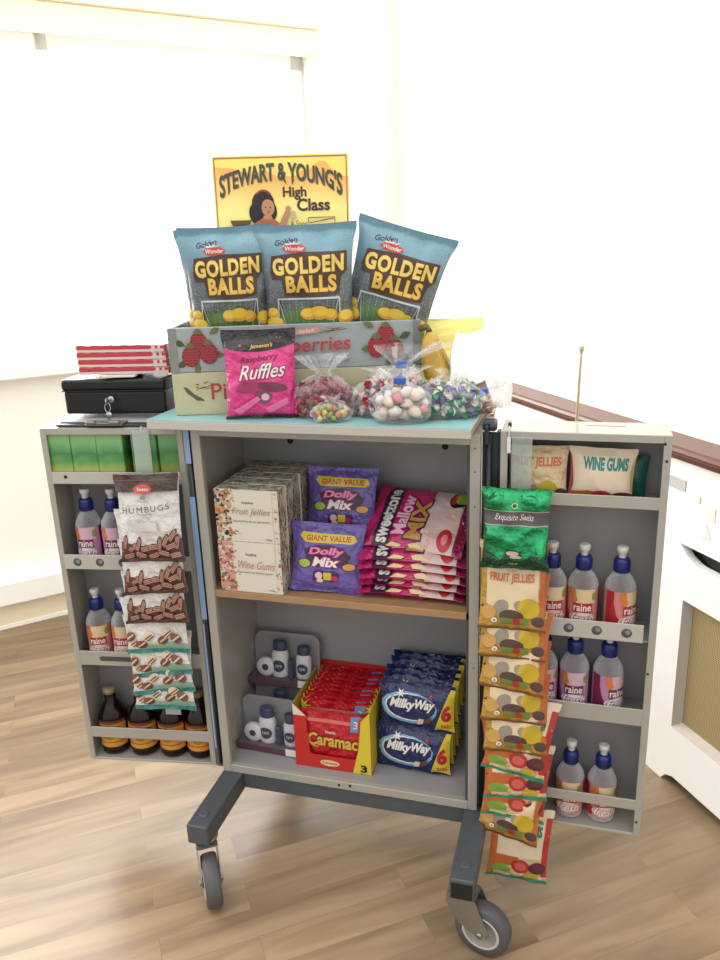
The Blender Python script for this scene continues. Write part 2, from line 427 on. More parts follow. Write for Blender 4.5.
def door(width, height, depth, F, lips, side):
    g = G(); f = .0115
    g.box(0, .003, .002, depth, 0, height, GREY); g.box(width - .003, width, .002, depth, 0, height, GREY)
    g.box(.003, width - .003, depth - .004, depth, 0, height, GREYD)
    g.box(.003, width - .003, .002, depth - .004, 0, .004, GREY); g.box(.003, width - .003, .002, depth - .004, height - .004, height, GREY)
    g.box(0, f, 0, .0035, 0, height, GREY, .0008); g.box(width - f, width, 0, .0035, 0, height, GREY, .0008)
    g.box(f, width - f, 0, .0035, height - .0125, height, GREY, .0008); g.box(f, width - f, 0, .0035, 0, .0055, GREY, .0008)
    if side > 0:
        for z in (.595, .53, .465, .40):
            g.box(width - .0036, width - .0029, .028, .033, z - .011, z + .011, HOLE)
        for x, z in ((.246, .717), (.250, .69), (.2475, .325), (.2485, .03)):
            g.lathe([(0, .0006), (.0021, .0006), (.0023, 0)], HOLE, 8, Matrix.Translation((x, 0, z)) @ Matrix.Rotation(PI / 2, 4, 'X'))
        g.box(.13, .19, .055, .0565, height, height + .0003, HOLE)
    o = g.build('door', trolley); o.matrix_local = Matrix.Translation((0, 0, ZO)) @ Matrix.Translation((0, 0, -ZO)) @ F
    for k, (z0, z1, kind) in enumerate(lips):
        g = G(); m = LIP if kind in 'hc' else GREY; x0, x1 = (.0032, width - .0032)
        if side < 0 and kind in 'hc' : pass
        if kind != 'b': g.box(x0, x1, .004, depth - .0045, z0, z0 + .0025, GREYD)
        y0 = -.001 if kind == 'h' else .0005
        xx0, xx1 = (.008, width - .020) if (kind == 'h' and side > 0) else (f - .002, width - f + .002)
        g.box(xx0, xx1, y0, y0 + .003, z0, z1, m, .0008)
        RX = lambda x, z, y=None: Matrix.Translation((x, y0, z)) @ Matrix.Rotation(PI / 2, 4, 'X')
        if kind == 'h':
            for hx in ((.028, .073, .118, .163, .21) if side > 0 else (.037, .083, .129, .175, .22)):
                T_ = RX(hx, (z0 + z1) / 2)
                g.lathe([(0, .0003), (.0078, .0004), (.0085, .0001)], M('punched_hole', '#54555a', .4), 16, T_)
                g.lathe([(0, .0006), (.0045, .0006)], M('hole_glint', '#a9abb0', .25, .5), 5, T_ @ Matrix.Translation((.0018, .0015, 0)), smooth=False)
        if kind == 'c' : g.lathe([(0, .0004), (.0032, .0005), (.0036, 0)], HOLE, 12, RX(.038 if side < 0 else .2, z0 + .014))
        if kind == 's':
            cx = .10 if side < 0 else .055; zz = (z0 + z1) / 2
            pts = [(cx + sx * (.042 if abs(a) < 9 else 0) + .0052 * math.cos(a_), zz + .0052 * math.sin(a_)) for sx in (1, -1) for a in (0,) for a_ in [(-PI / 2 + PI * q / 8) if sx > 0 else (PI / 2 + PI * q / 8) for q in range(9)]]
            g.prism(pts, y0 - .0004, y0, M('slot_shadow', '#4c4b48', .5))
        p = g.build('door_shelf' if kind != 'b' else 'retaining_bar', o)
        p.matrix_local = Matrix.Identity(4)
    return o
Fl = FD @ Matrix.Translation((-.275, 0, 0))
door(.275, .716, .085, Fl, ((.6085, .6315, 'c'), (.4352, .4654, 'h'), (.224, .2558, 's'), (.0545, .0788, 'b')), -1)
door(.256, .730, .085, FR, ((.6105, .6308, 'p'), (.3804, .4127, 'h'), (.2236, .2554, 's'), (.0539, .0742, 'b')), 1)

# ------------------------------------------------------------------ bottles
CLEAR = film('clear_bottle_plastic', '!eeeef0', .12, .10, 0, .6)
CAPB = M('royal_blue_cap', '#1b2a7c', .35)
SPOUT = M('white_spout', '#e8e6e1', .4)
def drink(kind):
    pal = {'pink': ('#d98a86', '#b3202f', '#e9cfa4', '#f3d9d0'), 'purple': ('#c58bb4', '#7c1f4e', '#d9b7c6', '#eee0ee')}[kind]
    root = empty('juice_bottle')
    g = G()
    g.lathe([(0, .003), (.016, .001), (.024, .004), (.0255, .010), (.0255, .080), (.0235, .088), (.0180, .098), (.0135, .104), (.012, .107), (.012, .112)], CLEAR, 20)
    g.build('bottle_body', root)
    g = G(); g.lathe([(0, .108), (.0132, .1075), (.0132, .127), (.0110, .131), (.006, .132), (0, .132)], CAPB, 18)
    for k in range(18):
        a = 2 * PI * k / 18; g.box(-.0006, .0006, .0130, .0137, .1085, .126, CAPB, 0, Matrix.Rotation(a, 4, 'Z'))
    c = g.build('cap', root)
    g = G(); g.lathe([(.0060, .1315), (.0062, .139), (.0092, .142), (.0094, .149), (.0080, .151), (.003, .151), (0, .1485)], SPOUT, 14)
    g.build('spout', c)
    a0, a1, r = -PI / 2 - 1.75, -PI / 2 + 1.75, .0259
    g = G(); n = 20
    L0 = M('label_' + kind, pal[0], .35)
    g.lathe([(r, .014), (r, .079)], L0, 28)
    F = lambda u, v, k: Vector(((r + k) * math.cos(a0 + u * (a1 - a0)), (r + k) * math.sin(a0 + u * (a1 - a0)), .014 + .065 * v))
    a_, b_, c_ = M('lab_deep_' + kind, pal[1], .35), M('lab_pale_' + kind, pal[2], .35), M('lab_light_' + kind, pal[3], .35)
    it = []
    it += rect(0, 0, .16, 1, a_) + rect(.84, 0, 1, 1, a_)
    it += poly([(.10, 1), (.22, .35), (.3, .2), (.24, 0), (0, 0), (0, 1)], a_) + rect(.38, .62, .74, 1, b_)
    it += poly([(.25, .95), (.32, .55), (.42, .7), (.34, 1)], M('lab_orange', '#d8803a', .4))
    it += merge(ell(.5, .2, .25, .16, c_) + ell(.72, .8, .05, .12, M('lab_leaf', '#8c9b4a', .4)))
    it += rect(.33, .37, .68, .62, a_)
    it += T('raine', .35, .40, .66, .60, INKW, bold=.015) + T('fresh', .30, .08, .72, .34, INKW, out=a_, ow=.04, shear=.3, bold=.02)
    art(g, F, it, 16, 1, d0=.0002, dd=.00012)
    g.build('label', root)
    return root
dp, du = drink('pink'), drink('purple')
for k, (x, z, lb) in enumerate(((.033, .383, 'beside the green bag'), (.0885 + .052, .383, 'middle one'), (.197, .383, 'rightmost'))):
    put(dp, at(FR, [.087, .138, .198][k], .036, .3835, [8, 0, 45][k]), 'juice bottle with peach label, second shelf of right door, ' + lb, 'bottle', 'juice bottles in the right door')
for k, lb in enumerate(('mostly hidden behind hanging bags', 'middle one', 'rightmost')):
    put(du, at(FR, [.078, .131, .187][k], .036, .2270, [10, 0, 38][k]), 'juice bottle with plum label, third shelf of right door, ' + lb, 'bottle', 'juice bottles in the right door')
for k, lb in enumerate(('left one', 'right one nearest the door edge')):
    put(dp, at(FR, [.133, .189][k], .036, .0045, [-6, 12][k]), 'juice bottle behind the bar at bottom of right door, ' + lb, 'bottle', 'juice bottles in the right door')
for k, lb in enumerate(('at the outer end', 'beside the hanging mint bags')):
    put(du, at(FD, [-.223, -.170][k], .036, .4382, [0, 6][k]), 'juice bottle with purple label on second shelf of left door, ' + lb, 'bottle', 'juice bottles in the left door')
    put(dp, at(FD, [-.232, -.178][k], .036, .2270, [12, 0][k]), 'juice bottle with red label on third shelf of left door, ' + lb, 'bottle', 'juice bottles in the left door')
def ale():
    root = empty('brown_bottle')
    BR = M('dark_brown_glass', '#1a0d08', .16, 0, 0, 60, .28)
    g = G(); g.lathe([(0, .003), (.022, .001), (.0285, .004), (.0295, .010), (.0295, .078), (.027, .092), (.019, .108), (.0125, .118), (.0115, .138)], BR, 24); g.build('bottle_body', root)
    g = G(); g.lathe([(.0115, .135), (.0135, .136), (.0135, .146), (.012, .148), (0, .148)], M('tan_bottle_cap', '#9b8468', .45), 18); g.build('cap', root)
    g = G(); OR = M('amber_label', '#e09a35', .45); r = .0299
    g.lathe([(r, .018), (r, .084)], M('label_dark', '#241510', .4), 28)
    a0, a1 = -PI / 2 - 1.35, -PI / 2 + 1.35
    F = lambda u, v, k: Vector(((r + k) * math.cos(a0 + u * (a1 - a0)), (r + k) * math.sin(a0 + u * (a1 - a0)), .018 + .066 * v))
    it = rect(0, .05, 1, .92, OR) + rect(0, .86, 1, .95, M('brick_band', '#8a3c22', .5)) + poly([(.18, .62), (.5, .72), (.82, .62), (.82, .74), (.5, .84), (.18, .74)], INKD) + rect(.1, .2, .9, .23, M('brick_band', '#8a3c22', .5)) + ell(.5, .42, .14, .12, M('olive_hill', '#a7802c', .5))
    art(g, F, it, 14, 1, d0=.0002, dd=.00012); g.build('label', root)
    return root
al = ale()
for k in range(4):
    put(al, at(FD, [-.231, -.166, -.1005, -.0405][k], .037, .0048, [0, 5, -8, 4][k]),
        'dark brown bottle with amber label, ' + ['leftmost', 'second from left', 'third from left', 'rightmost'][k] + ' behind the bottom bar of left door', 'bottle', 'brown bottles in the left door')
# green drink cartons
def carton():
    g = G(); w, h, d = .0505, .094, .048
    gm = ramp_mat('green_carton_print', [(.10, '#6f9f42'), (.40, '#b3bf5e'), (.56, '#5fa350'), (.70, '#3a8548'), (.85, '#66ad66'), (1.1, '#86c07a')], .1, .45, 30, .35)
    g.box(-w / 2, w / 2, 0, d, 0, h, gm, .0012)
    g.box(-w / 2 + .0004, w / 2 - .0004, -.0002, .0002, .0, .006, M('carton_foot', '#3d7f39', .5))
    g.prism([(-.01, h), (.012, h), (.010, h + .0012), (-.009, h + .0012)], .01, .03, WHITE)
    return g.build('drink_carton')
ct = carton()
for k in range(5):
    x = [-.2475, -.1965, -.1455, -.084, -.030][k]
    put(ct, at(FD, x, [.006, .007, .007, .016, .018][k], .6115, [0, 0, 2, -6, 4][k]),
        'green drink carton in top of left door, ' + ['leftmost', 'second from left', 'third from left', 'fourth, behind clear strip', 'rightmost, by the hinge'][k], 'carton', 'green cartons in the left door')

# ------------------------------------------------------------------ flower-print sweet boxes on the shelf
def flowers(R_, x0, x1, y0, y1, n, cols, asp, s=.03):
    o = []
    for k in range(n):
        x, y = R_.uniform(x0, x1), R_.uniform(y0, y1); m = R_.choice(cols); r = s * R_.uniform(.4, 1.15)
        o += ell(x, y, r, r * asp * R_.uniform(.6, 1), m, R_.uniform(0, 3), 8)
    return merge(o)
OR1, RD1, GN1, BK1, PK1, OC1 = M('print_orange', '#d0803f', .6), M('print_red', '#b0473a', .6), M('print_sage', '#7d8b6c', .6), M('print_charcoal', '#3c3a37', .6), M('print_pink', '#dfa296', .6), M('print_ochre', '#d6b67a', .6)
GOLD = M('print_bronze', '#b59872', .45)
def sweet_box(kind, seed, name):
    R_ = random.Random(seed); w, h, d = .124, .1005, .0365; g = G()
    CR = M('cream_carton', '#ece6d6', .5)
    g.box(-w / 2, w / 2, 0, d, 0, h, CR, .0008)
    cols = [OR1, BK1, GN1, BK1, OC1, PK1] if kind == 0 else [RD1, OR1, PK1, PK1, GN1, RD1]
    it = flowers(R_, 0, .24, 0, 1, 110, cols, 1.2, .042) + flowers(R_, .18, .34, .0 if kind else .6, .9 if kind else 1, 12, cols, 1.2, .02)
    it += flowers(R_, .93, 1, 0, 1, 16, cols, 1.2, .02) + rect(.915, 0, .919, 1, GOLD)
    it += T('Sweetshop', .44, .73, .62, .79, INKD, bold=.01)
    if kind == 0: it += T('Fruit Jellies', .27, .50, .88, .66, GOLD, shear=.35) 
    else: it += T('Wine Gums', .31, .48, .90, .64, M('print_coral', '#cf9c86', .5), shear=.35)
    it += T('Assorted fruit flavour jelly sweets' if kind == 0 else 'Assorted fruit flavour gums', .28, .38, .86, .43, INKD) 
    it += T('100g', .78, .05, .88, .09, INKD)
    if kind == 0: it += rect(.30, .20, .36, .215, INKD) + flowers(R_, .24, .42, .14, .22, 6, [BK1], 1.2, .012)
    art(g, panel(-w / 2, w / 2, 0, h, 0), it, dd=.00008)
    art(g, panel_r(0, d, 0, h, w / 2), flowers(R_, 0, 1, 0, 1, 110, cols + [BK1, GN1], .4, .09), dd=.00008)
    art(g, panel_t(-w / 2, w / 2, 0, d, h), flowers(R_, 0, 1, 0, 1, 110, [GN1, BK1, GN1, OC1], 3, .028), dd=.00008)
    return g.build(name)
bj, bw = sweet_box(0, 3, 'sweet_box'), sweet_box(1, 5, 'sweet_box')
ords = ['front', 'second', 'third', 'fourth', 'rearmost']
for k in range(5):
    x = .0935 + [0, .001, -.001, .0015, 0][k]; y = .006 + .0385 * k
    put(bw, at(FT, x, y, .4045), 'box of wine gums with red flower border, bottom layer, %s' % ords[k], 'box', 'flower-print sweet boxes')
    put(bj, at(FT, x + .001, y, .4045 + .101), 'box of fruit jellies with dark floral border, upper layer, %s' % ords[k], 'box', 'flower-print sweet boxes')

# purple sweet bags
PUR = foil('purple_foil', '#6f5fb0'); PURB = foil('purple_foil_back', '#54479a')
YEL = M('banner_yellow', '#e5c93a', .4); MAG = M('magenta_ink', '#c2287f', .4); PNK = M('pink_ink', '#f08fc0', .4); LIME = M('lime_ink', '#a8c23f', .45); CRM = M('cream_ink', '#ead9a0', .5); PLUM = M('plum_ink', '#3c1440', .45)
def dolly():
    it = poly([(.2, .72), (.86, .72), (.92, .76), (.88, .84), (.3, .86), (.16, .86), (.12, .80)], YEL)
    it += T('GIANT VALUE', .22, .745, .84, .825, RED, bold=.02)
    it += ell(.5, .66, .18, .035, PLUM)
    it += poly([(.2, .62), (.34, .68), (.52, .64), (.72, .66), (.86, .55), (.80, .42), (.62, .36), (.34, .38), (.22, .46)], PLUM)
    it += ell(.2, .42, .10, .07, PLUM) + ell(.2, .42, .085, .058, LIME) + ell(.84, .40, .10, .06, PLUM) + ell(.84, .40, .085, .048, M('amber_ink', '#e0a24c', .45))
    it += T('Dolly', .26, .52, .76, .65, PNK, out=MAG, ow=.05, bold=.03, shear=.2, arc=.01) + T('Mix', .32, .39, .70, .52, INKW, out=MAG, ow=.06, bold=.03, shear=.2)
    it += rect(.34, .18, .70, .32, PLUM) + ell(.42, .26, .055, .05, M('candy_pink', '#f3c0cf', .5)) + rect(.49, .20, .60, .31, YEL) + ell(.65, .23, .05, .045, MAG) + ell(.44, .19, .05, .03, CRM)
    return pouch('sweet_bag', .142, .131, .034, PUR, PURB, it, seed=3, wr=.0025)
dl = dolly()
G3 = 'purple dolly mix bags'
put(dl, at(FT, .230, .032, .406, 4, -13, 2), 'purple dolly mix bag with yellow banner standing at shelf front', 'bag', G3)
put(dl, at(FT, .2385, .112, .490, 0, -14, 0), 'purple dolly mix bag raised behind the front one, against the back wall', 'bag', G3)
put(dl, at(FT, .268, .143, .406, -4, -10, 2), 'purple dolly mix bag at the back, a dark corner showing beside the pink bags', 'bag', G3)

# pink mallow bags, lying with their tops to the left
PK = foil('hot_pink_foil', '#d02c70'); PKB = foil('hot_pink_back', '#c71f6b')
def mallow_bag():
    it = poly([(0, 0), (1, 0), (1, .42), (.8, .40), (.6, .44), (.35, .40), (.1, .43), (0, .40)], M('mallow_window', '#e8c9c4', .45))
    it += flowers(random.Random(4), .05, .95, .08, .38, 26, [M('mallow_cream', '#f0e0d0', .6), M('mallow_rose', '#e6b2b2', .6)], .7, .06)
    it += rect(0, 0, 1, .09, foil('dark_pink_seal', '#9c1f56'))
    it += poly([(.0, .86), (.0, .70), (.93, .72), (1, .82), (.86, .90)], PLUM) 
    it += T('sweetzone', .04, .735, .92, .865, INKW, out=BLACK, ow=.06, bold=.03, tilt=.02)
    it += T('Mallow', .16, .565, .80, .70, M('pale_pink_ink', '#f7c6d8', .4), out=MAG, ow=.06, bold=.03)
    it += T('MIX', .1, .40, .74, .56, M('tan_ink', '#c9974f', .5), out=PLUM, ow=.06, bold=.04)
    it += ell(.17, .18, .16, .07, RED) + ell(.17, .18, .08, .03, M('rose_ink', '#e88a92', .4)) + ell(.80, .16, .14, .09, BLACK) + ell(.84, .13, .12, .07, LIME) + ell(.80, .21, .08, .03, RED)
    it += poly([(-.02, .62), (.02, .56), (.05, .66), (0, .72)], CRM) + poly([(0, .34), (.06, .42), (.03, .50), (0, .48)], CRM)
    return pouch('sweet_bag', .150, .198, .030, PK, PKB, it, seed=8, wr=.003, pinch=.05)
mb = mallow_bag()
def lying(F, x, y, z, t, yaw=0):
    t = math.radians(t); R4 = Matrix(((0, 0, -1, x), (math.cos(t), math.sin(t), 0, y), (math.sin(t), -math.cos(t), 0, z), (0, 0, 0, 1)))
    return F @ Matrix.Translation((x, y, z)) @ Matrix.Rotation(math.radians(yaw), 4, 'Z') @ Matrix.Translation((-x, -y, -z)) @ R4
for k in range(6):
    z = [.418, .433, .449, .464, .479, .512][k]; tl = [2, 5, 8, 10, 12, 31][k]
    put(mb, lying(FT, .493 + [-.006, 0, .003, -.002, 0, -.002][k], [.098, .098, .096, .098, .097, .094][k], z + .004 * k, tl, [0, -1, 1, 0, -1, -9][k]),
        'hot pink mallow bag, ' + ['bottom of the pile', 'second from bottom of the pile', 'third from bottom of the pile', 'third from top of the pile', 'second from top of the pile', 'topmost, its printed face tipped forward'][k], 'bag', 'pink mallow bags in a pile')

# ------------------------------------------------------------------ lower compartment
NAVY = M('navy_ink', '#1c2950', .4); MAROON = M('plum_card', '#5c3a4a', .5)
def gift():
    root = empty('toiletry_gift_set'); w, h, d = .148, .105, .045
    g = G(); 
    def rr(x0, x1, z0, z1, r, n=5):
        P = []
        for cx, cz, a in ((x1 - r, z1 - r, 0), (x0 + r, z1 - r, PI / 2), (x0 + .002, z0 + .002, PI), (x1 - .002, z0 + .002, 1.5 * PI)):
            rad = r if cz > z0 + .01 else .002
            P += [(cx + rad * math.cos(a + PI / 2 * i / n), cz + rad * math.sin(a + PI / 2 * i / n)) for i in range(n + 1)]
        return P
    g.prism(rr(-w / 2, w / 2, 0, h, .02), d - .003, d, M('grey_back_card', '#9d9a9c', .5)); g.build('backing_card', root)
    g = G(); g.box(-w / 2, w / 2, -.0006, d - .003, 0, .016, MAROON, .001)
    g.box(.038, .062, -.0012, -.0006, .002, .018, WHITE); g.build('base_band', root)
    def bottle(cx, w_, h_, capc, cx_up=0):
        g = G(); wm = M('white_toiletry', '#e9e8ea', .3)
        g.lathe([(0, 0), (.9, 0), (1, .05), (1, .62), (.85, .72), (.8, .74)], wm, 18, Matrix.Translation((cx, d / 2 - .002, .016)) @ Matrix.Diagonal((w_, w_ * .7, h_, 1)))
        g.lathe([(.8, .74), (.82, .76), (.8, .97), (.7, 1), (0, 1)], capc, 18, Matrix.Translation((cx, d / 2 - .002, .016)) @ Matrix.Diagonal((w_, w_ * .7, h_, 1)))
        art(g, lambda u, v, k: Vector((cx - w_ + u * 2 * w_, d / 2 - .002 - w_ * .7 * math.sqrt(max(0, 1 - (2 * u - 1) ** 2)) - k - .0006, .016 + v * h_ * .6)),
            ell(.5, .55, .36, .36 * 2 * w_ / (h_ * .6), NAVY) + T('care', .3, .5, .7, .62, INKW), 8, 4)
        g.build('toiletry_bottle', root)
    bottle(.045, .017, .072, NAVY); bottle(-.008, .019, .080, NAVY); 
    g = G(); g.lathe([(0, 0), (.018, 0), (.021, .004), (.021, .012), (.018, .015), (0, .015)], M('white_toiletry', '#e9e8ea', .3), 22, Matrix.Translation((-.038, d / 2, .037)) @ Matrix.Rotation(PI / 2, 4, 'X'))
    g.lathe([(0, .0156), (.007, .0155), (.0075, .0152)], NAVY, 16, Matrix.Translation((-.038, d / 2, .037)) @ Matrix.Rotation(PI / 2, 4, 'X')); g.build('cream_tin', root)
    g = G(); g.box(.014, .026, .006, .02, .016, .060, NAVY, .003); g.build('lip_balm', root)
    g = G(); P = rr(-w / 2 + .003, w / 2 - .003, .0165, h - .005, .018)
    n = len(P); vs = [(x * .94, .0, .0165 + (z - .0165) * .95) for x, z in P] + [(x, .006, z) for x, z in P] + [(x, d - .0035, z) for x, z in P]
    fs = [list(range(n))] + [[i + j * n, (i + 1) % n + j * n, (i + 1) % n + n + j * n, i + n + j * n] for j in (0, 1) for i in range(n)]
    g.add(vs, fs, film('clear_blister', '!f8f8fa', .08, .01, 0, .10)); g.build('blister', root)
    return root
gs = gift(); G4 = 'toiletry gift sets'
put(gs, at(FT, .080, .052, .0175, -2), 'clear-fronted toiletry gift set with white bottles, at the front beside the red case', 'gift set', G4)
put(gs, at(FT, .086, .118, .0175, 1), 'clear-fronted toiletry gift set behind the front one, only its top showing', 'gift set', G4)
put(gs, at(FT, .082, .135, .125, 1, -6), 'clear-fronted toiletry gift set stacked topmost at the back', 'gift set', G4)

# red shelf-ready case and its chocolate packs
CRED = M('case_red', '#cf2a26', .45); CYEL = M('case_yellow', '#ecd23a', .45); PRED = foil('pack_red_foil', '#c81d2b', .3)
x0, x1, y0, y1, z0 = .148, .306, .031, .206, .0178
case = empty('display_case', at(FT, (x0 + x1) / 2, y0, z0), 'open red and yellow cardboard display case holding caramel chocolate packs', 'case')
w = x1 - x0; d = y1 - y0
g = G(); th = .0016
g.box(-w / 2, w / 2, th, d - th, 0, th, CRED)
g.prism([(-w / 2, 0), (w / 2, 0), (w / 2, .142), (w / 2 - .022, .120), (w / 2 - .028, .034), (w / 2 - .035, .030), (-w / 2 + .036, .030), (-w / 2 + .031, .036), (-w / 2 + .027, .118), (-w / 2, .142)], 0, th, CRED)
for s in (-1, 1):
    xx = s * (w / 2 - th / 2)
    g.box(xx - th / 2, xx + th / 2, th, d, 0, .142, M('case_side', '#c2a83a', .5) if s < 0 else CYEL)
g.box(-w / 2, w / 2, d - th, d, 0, .142, CRED)
F = panel(-w / 2, w / 2, 0, .142, 0)
it = poly([(1, 0), (1, 1), (.885, .84), (.845, .40), (.76, .0)], CYEL) + poly([(0, 1), (0, .82), (.17, .82)], M('card_white', '#efe6cf', .5))
it += T('3', .86, .03, .95, .15, BLACK, bold=.05) + T('BARS', .86, .005, .95, .022, BLACK) + ell(.46, .105, .13, .05, CRM) + T('Caramac', .36, .085, .56, .125, CRED, bold=.03)
art(g, F, it, dd=.0001); g.build('tray', case)
def cpack():
    w_, h_ = .148, .128
    it = rect(0, .80, 1, .86, M('pack_pale_red', '#e0766e', .4)) + T('Caramac', .14, .36, .86, .60, M('gold_ink', '#f0c350', .4), out=M('dark_red_ink', '#7a0f16', .4), ow=.05, bold=.03, shear=.15, arc=.02)
    it += T('Nestlé', .40, .62, .55, .67, INKW, bold=.01) + ring(.28, .48, .15, .14, .02, M('gold_ink', '#f0c350', .4), 14, PI * .6, PI * 1.5)
    it += rect(.76, .70, .90, .96, M('tag_blue', '#7e98c9', .4)) + T('3', .80, .76, .86, .88, INKW)
    it += burst(.02, .88, .05, .11, 1.1, 8, CYEL, 2) + burst(.98, .9, .04, .10, 1.1, 7, CYEL, 3)
    bk = rect(0, 0, 1, 1, PRED)
    return pouch('chocolate_pack', w_, h_, .014, PRED, PRED, it, seed=5, wr=.0008, pinch=.02, n=16, m=14, st=.1, sb=.1, rib=.0006)
cp = cpack()
for k in range(11):
    rz = [0, 1.0, -.8, .6, -1, .5, .9, -.6, .4, -.4, .3][k]
    put(cp, at(FT, .227 + [0, .001, -.001, .0012, 0, -.001, .001, 0, .0008, 0, 0][k], .046 + .0146 * k, .0198 + (.0 if k == 0 else .004 + .0012 * (k % 3)), rz, 3 if k == 0 else -4),
        'red caramel chocolate pack in the display case, ' + ['frontmost', 'second from front', 'third from front', 'fourth from front', 'fifth from front', 'in the middle of the row', 'fifth from back', 'fourth from back', 'third from back', 'second from back', 'rearmost'][k], 'chocolate pack', 'red chocolate packs in the case')

MWB = foil('milk_bar_blue', '#17285f', .25); MWD = foil('milk_bar_dark', '#101a3f', .3)
def mway():
    it = ell(.40, .5, .39, .34, M('swirl_blue', '#7fb2dc', .4), .12) + ell(.41, .52, .345, .29, INKW, .12) + ell(.43, .53, .34, .265, MWB, .12)
    it += T('Milky', .14, .44, .50, .70, INKW, out=NAVY, ow=.05, bold=.04, shear=.35) + T('Way', .50, .48, .76, .73, INKW, out=NAVY, ow=.05, bold=.04, shear=.35)
    it += burst(.30, .80, .025, .07, 1.5, 6, INKW, 3) + burst(.70, .80, .015, .045, 1.5, 5, RED, 1)
    it += poly([(.52, .20), (.70, .26), (.72, .38), (.55, .34)], M('bar_brown', '#6b4030', .5)) + poly([(.52, .20), (.60, .22), (.62, .34), (.55, .34)], M('nougat', '#e6d3b0', .5))
    it += poly([(.74, .06), (.80, .08), (1, .04), (1, .95), (.94, .95)], CYEL) + T('6', .84, .30, .97, .66, RED, bold=.06) + T('BARS', .84, .15, .97, .24, RED, bold=.02)
    return pouch('chocolate_multipack', .150, .098, .030, MWB, MWD, it, seed=11, wr=.0012, pinch=.03, n=20, m=14, st=.09, sb=.09)
mw = mway()
for row in (0, 1):
    for k in range(5):
        put(mw, at(FT, (.3835, .392)[row] + [0, .002, .001, .003, .002][k], .067 + .0295 * k, (.0185, .1155)[row] + (.0025 * (k % 2) if k else 0), [-2, -1, 0, -1, 0][k], -2),
            'blue six-bar chocolate multipack, %s layer, %s in its row' % (('lower', 'upper')[row], ords[k]), 'chocolate pack', 'blue chocolate multipacks')

# ------------------------------------------------------------------ crates, sign and crisps on the top
CRT = M('blue_grey_crate', '#a9b3b4', .65, 0, .15, 90, .3, mott=.08, mscale=35); CRE = M('crate_worn_edge', '#8f9390', .7, mott=.1, mscale=50)
BERRY, BERD, LEAF, LEAFD = M('berry_red', '#b5323f', .6), M('berry_dark', '#7b1f2b', .6), M('leaf_olive', '#6c7442', .6), M('leaf_dark', '#4c5530', .6)
def leaf(cx, cy, L_, wd, a, m, asp):
    pts = []
    for i in range(9):
        t = i / 8; pts.append((t, wd * math.sin(PI * t) * (1 + .2 * (i % 2))))
    for i in range(7, 0, -1):
        t = i / 8; pts.append((t, -wd * math.sin(PI * t) * (1 + .2 * (i % 2))))
    c, s = math.cos(a), math.sin(a)
    return poly([(cx + L_ * (x * c - y * s), cy + asp * L_ * (x * s + y * c)) for x, y in pts], m)
def berry(cx, cy, r, asp, seed):
    R_ = random.Random(seed); o = ell(cx, cy, r, r * 1.15 * asp, BERD); b = []
    for j in range(-3, 4):
        for i in range(-3, 4):
            x = (i + .5 * (j % 2)) * r * .32; y = j * r * .30
            if (x / r) ** 2 + (y / r / 1.1) ** 2 < .85: b += ell(cx + x, cy + asp * y, r * .15, r * .15 * asp, BERRY, 0, 7)
    o += merge(b)
    for a in (0.3, 1.0, 1.6, 2.2, 2.9): o += leaf(cx, cy + r * asp * 1.0, r * .6, .25, a, LEAF, asp)
    return o
def berries(cx, cy, asp, fl=1):
    o = []
    for dx, dy, a in ((-.05, .10, 2.7), (-.045, -.25, 3.6), (.05, .35, .5), (.055, -.1, -.1), (.0, -.3, 4.4)): o += leaf(cx + fl * dx, cy + dy, .048, .24, a if fl > 0 else PI - a, LEAFD if dx < 0 else LEAF, asp)
    o += berry(cx + fl * .005, cy + .18, .034, asp, 1) + berry(cx - fl * .030, cy - .14, .036, asp, 2) + berry(cx + fl * .042, cy - .08, .036, asp, 3)
    return o
Lc, Dc, Hc = .437, .150, .077
crate = empty('fruit_crate', at(FC, 0, 0, .8175), 'shallow blue-grey wooden crate printed with raspberries, holding the crisp bags', 'crate')
g = G(); tk = .008
g.box(0, Lc, 0, tk, 0, Hc, CRT, .0012); g.box(0, Lc, Dc - tk, Dc, 0, Hc, CRT, .0012)
g.box(0, tk, tk, Dc - tk, 0, Hc, CRT, .0012); g.box(Lc - tk, Lc, tk, Dc - tk, 0, Hc, CRT, .0012); g.box(tk, Lc - tk, tk, Dc - tk, 0, .006, CRT)
g.box(0, .014, -.0012, 0, 0, Hc, CRE); g.box(Lc - .014, Lc, -.0012, 0, 0, Hc, CRE)
asp = Lc / Hc
it = berries(.115, .5, asp) + berries(.865, .52, asp, -1)
it += T('Raspberries', .325, .28, .72, .70, M('crate_text_red', '#c23a44', .6), bold=.012, shear=.1, tilt=.06)
it += poly([(.475, .78), (.50, .76), (.585, .80), (.605, .84), (.59, .95), (.56, .90), (.48, .90)], M('banner_pink', '#d99a8c', .6)) + T('the Old Farm', .49, .79, .58, .87, INKW, tilt=.08, bold=.01)
it += flowers(random.Random(2), .62, .68, .80, .90, 8, [LEAFD, BERD], asp * .7, .006) + line(.60, .8, .71, .87, .003, LEAFD, asp)
it += T('IN SPRING AND AUTUMN', .50, .12, .71, .19, INKD, tilt=.03)
art(g, panel(0, Lc, 0, Hc, 0), it, dd=.0001); g.build('crate_body', crate)
for k in range(4):
    pass
CRG = M('cream_green_box', '#cfcda6', .6, 0, .1, 90, .3, mott=.05, mscale=30)
box = empty('wooden_box', at(FC, .0, .0, .7415), 'cream-green wooden box with red lettering, underneath the raspberry crate', 'box')
g = G(); Lb, Hb = .405, .0755
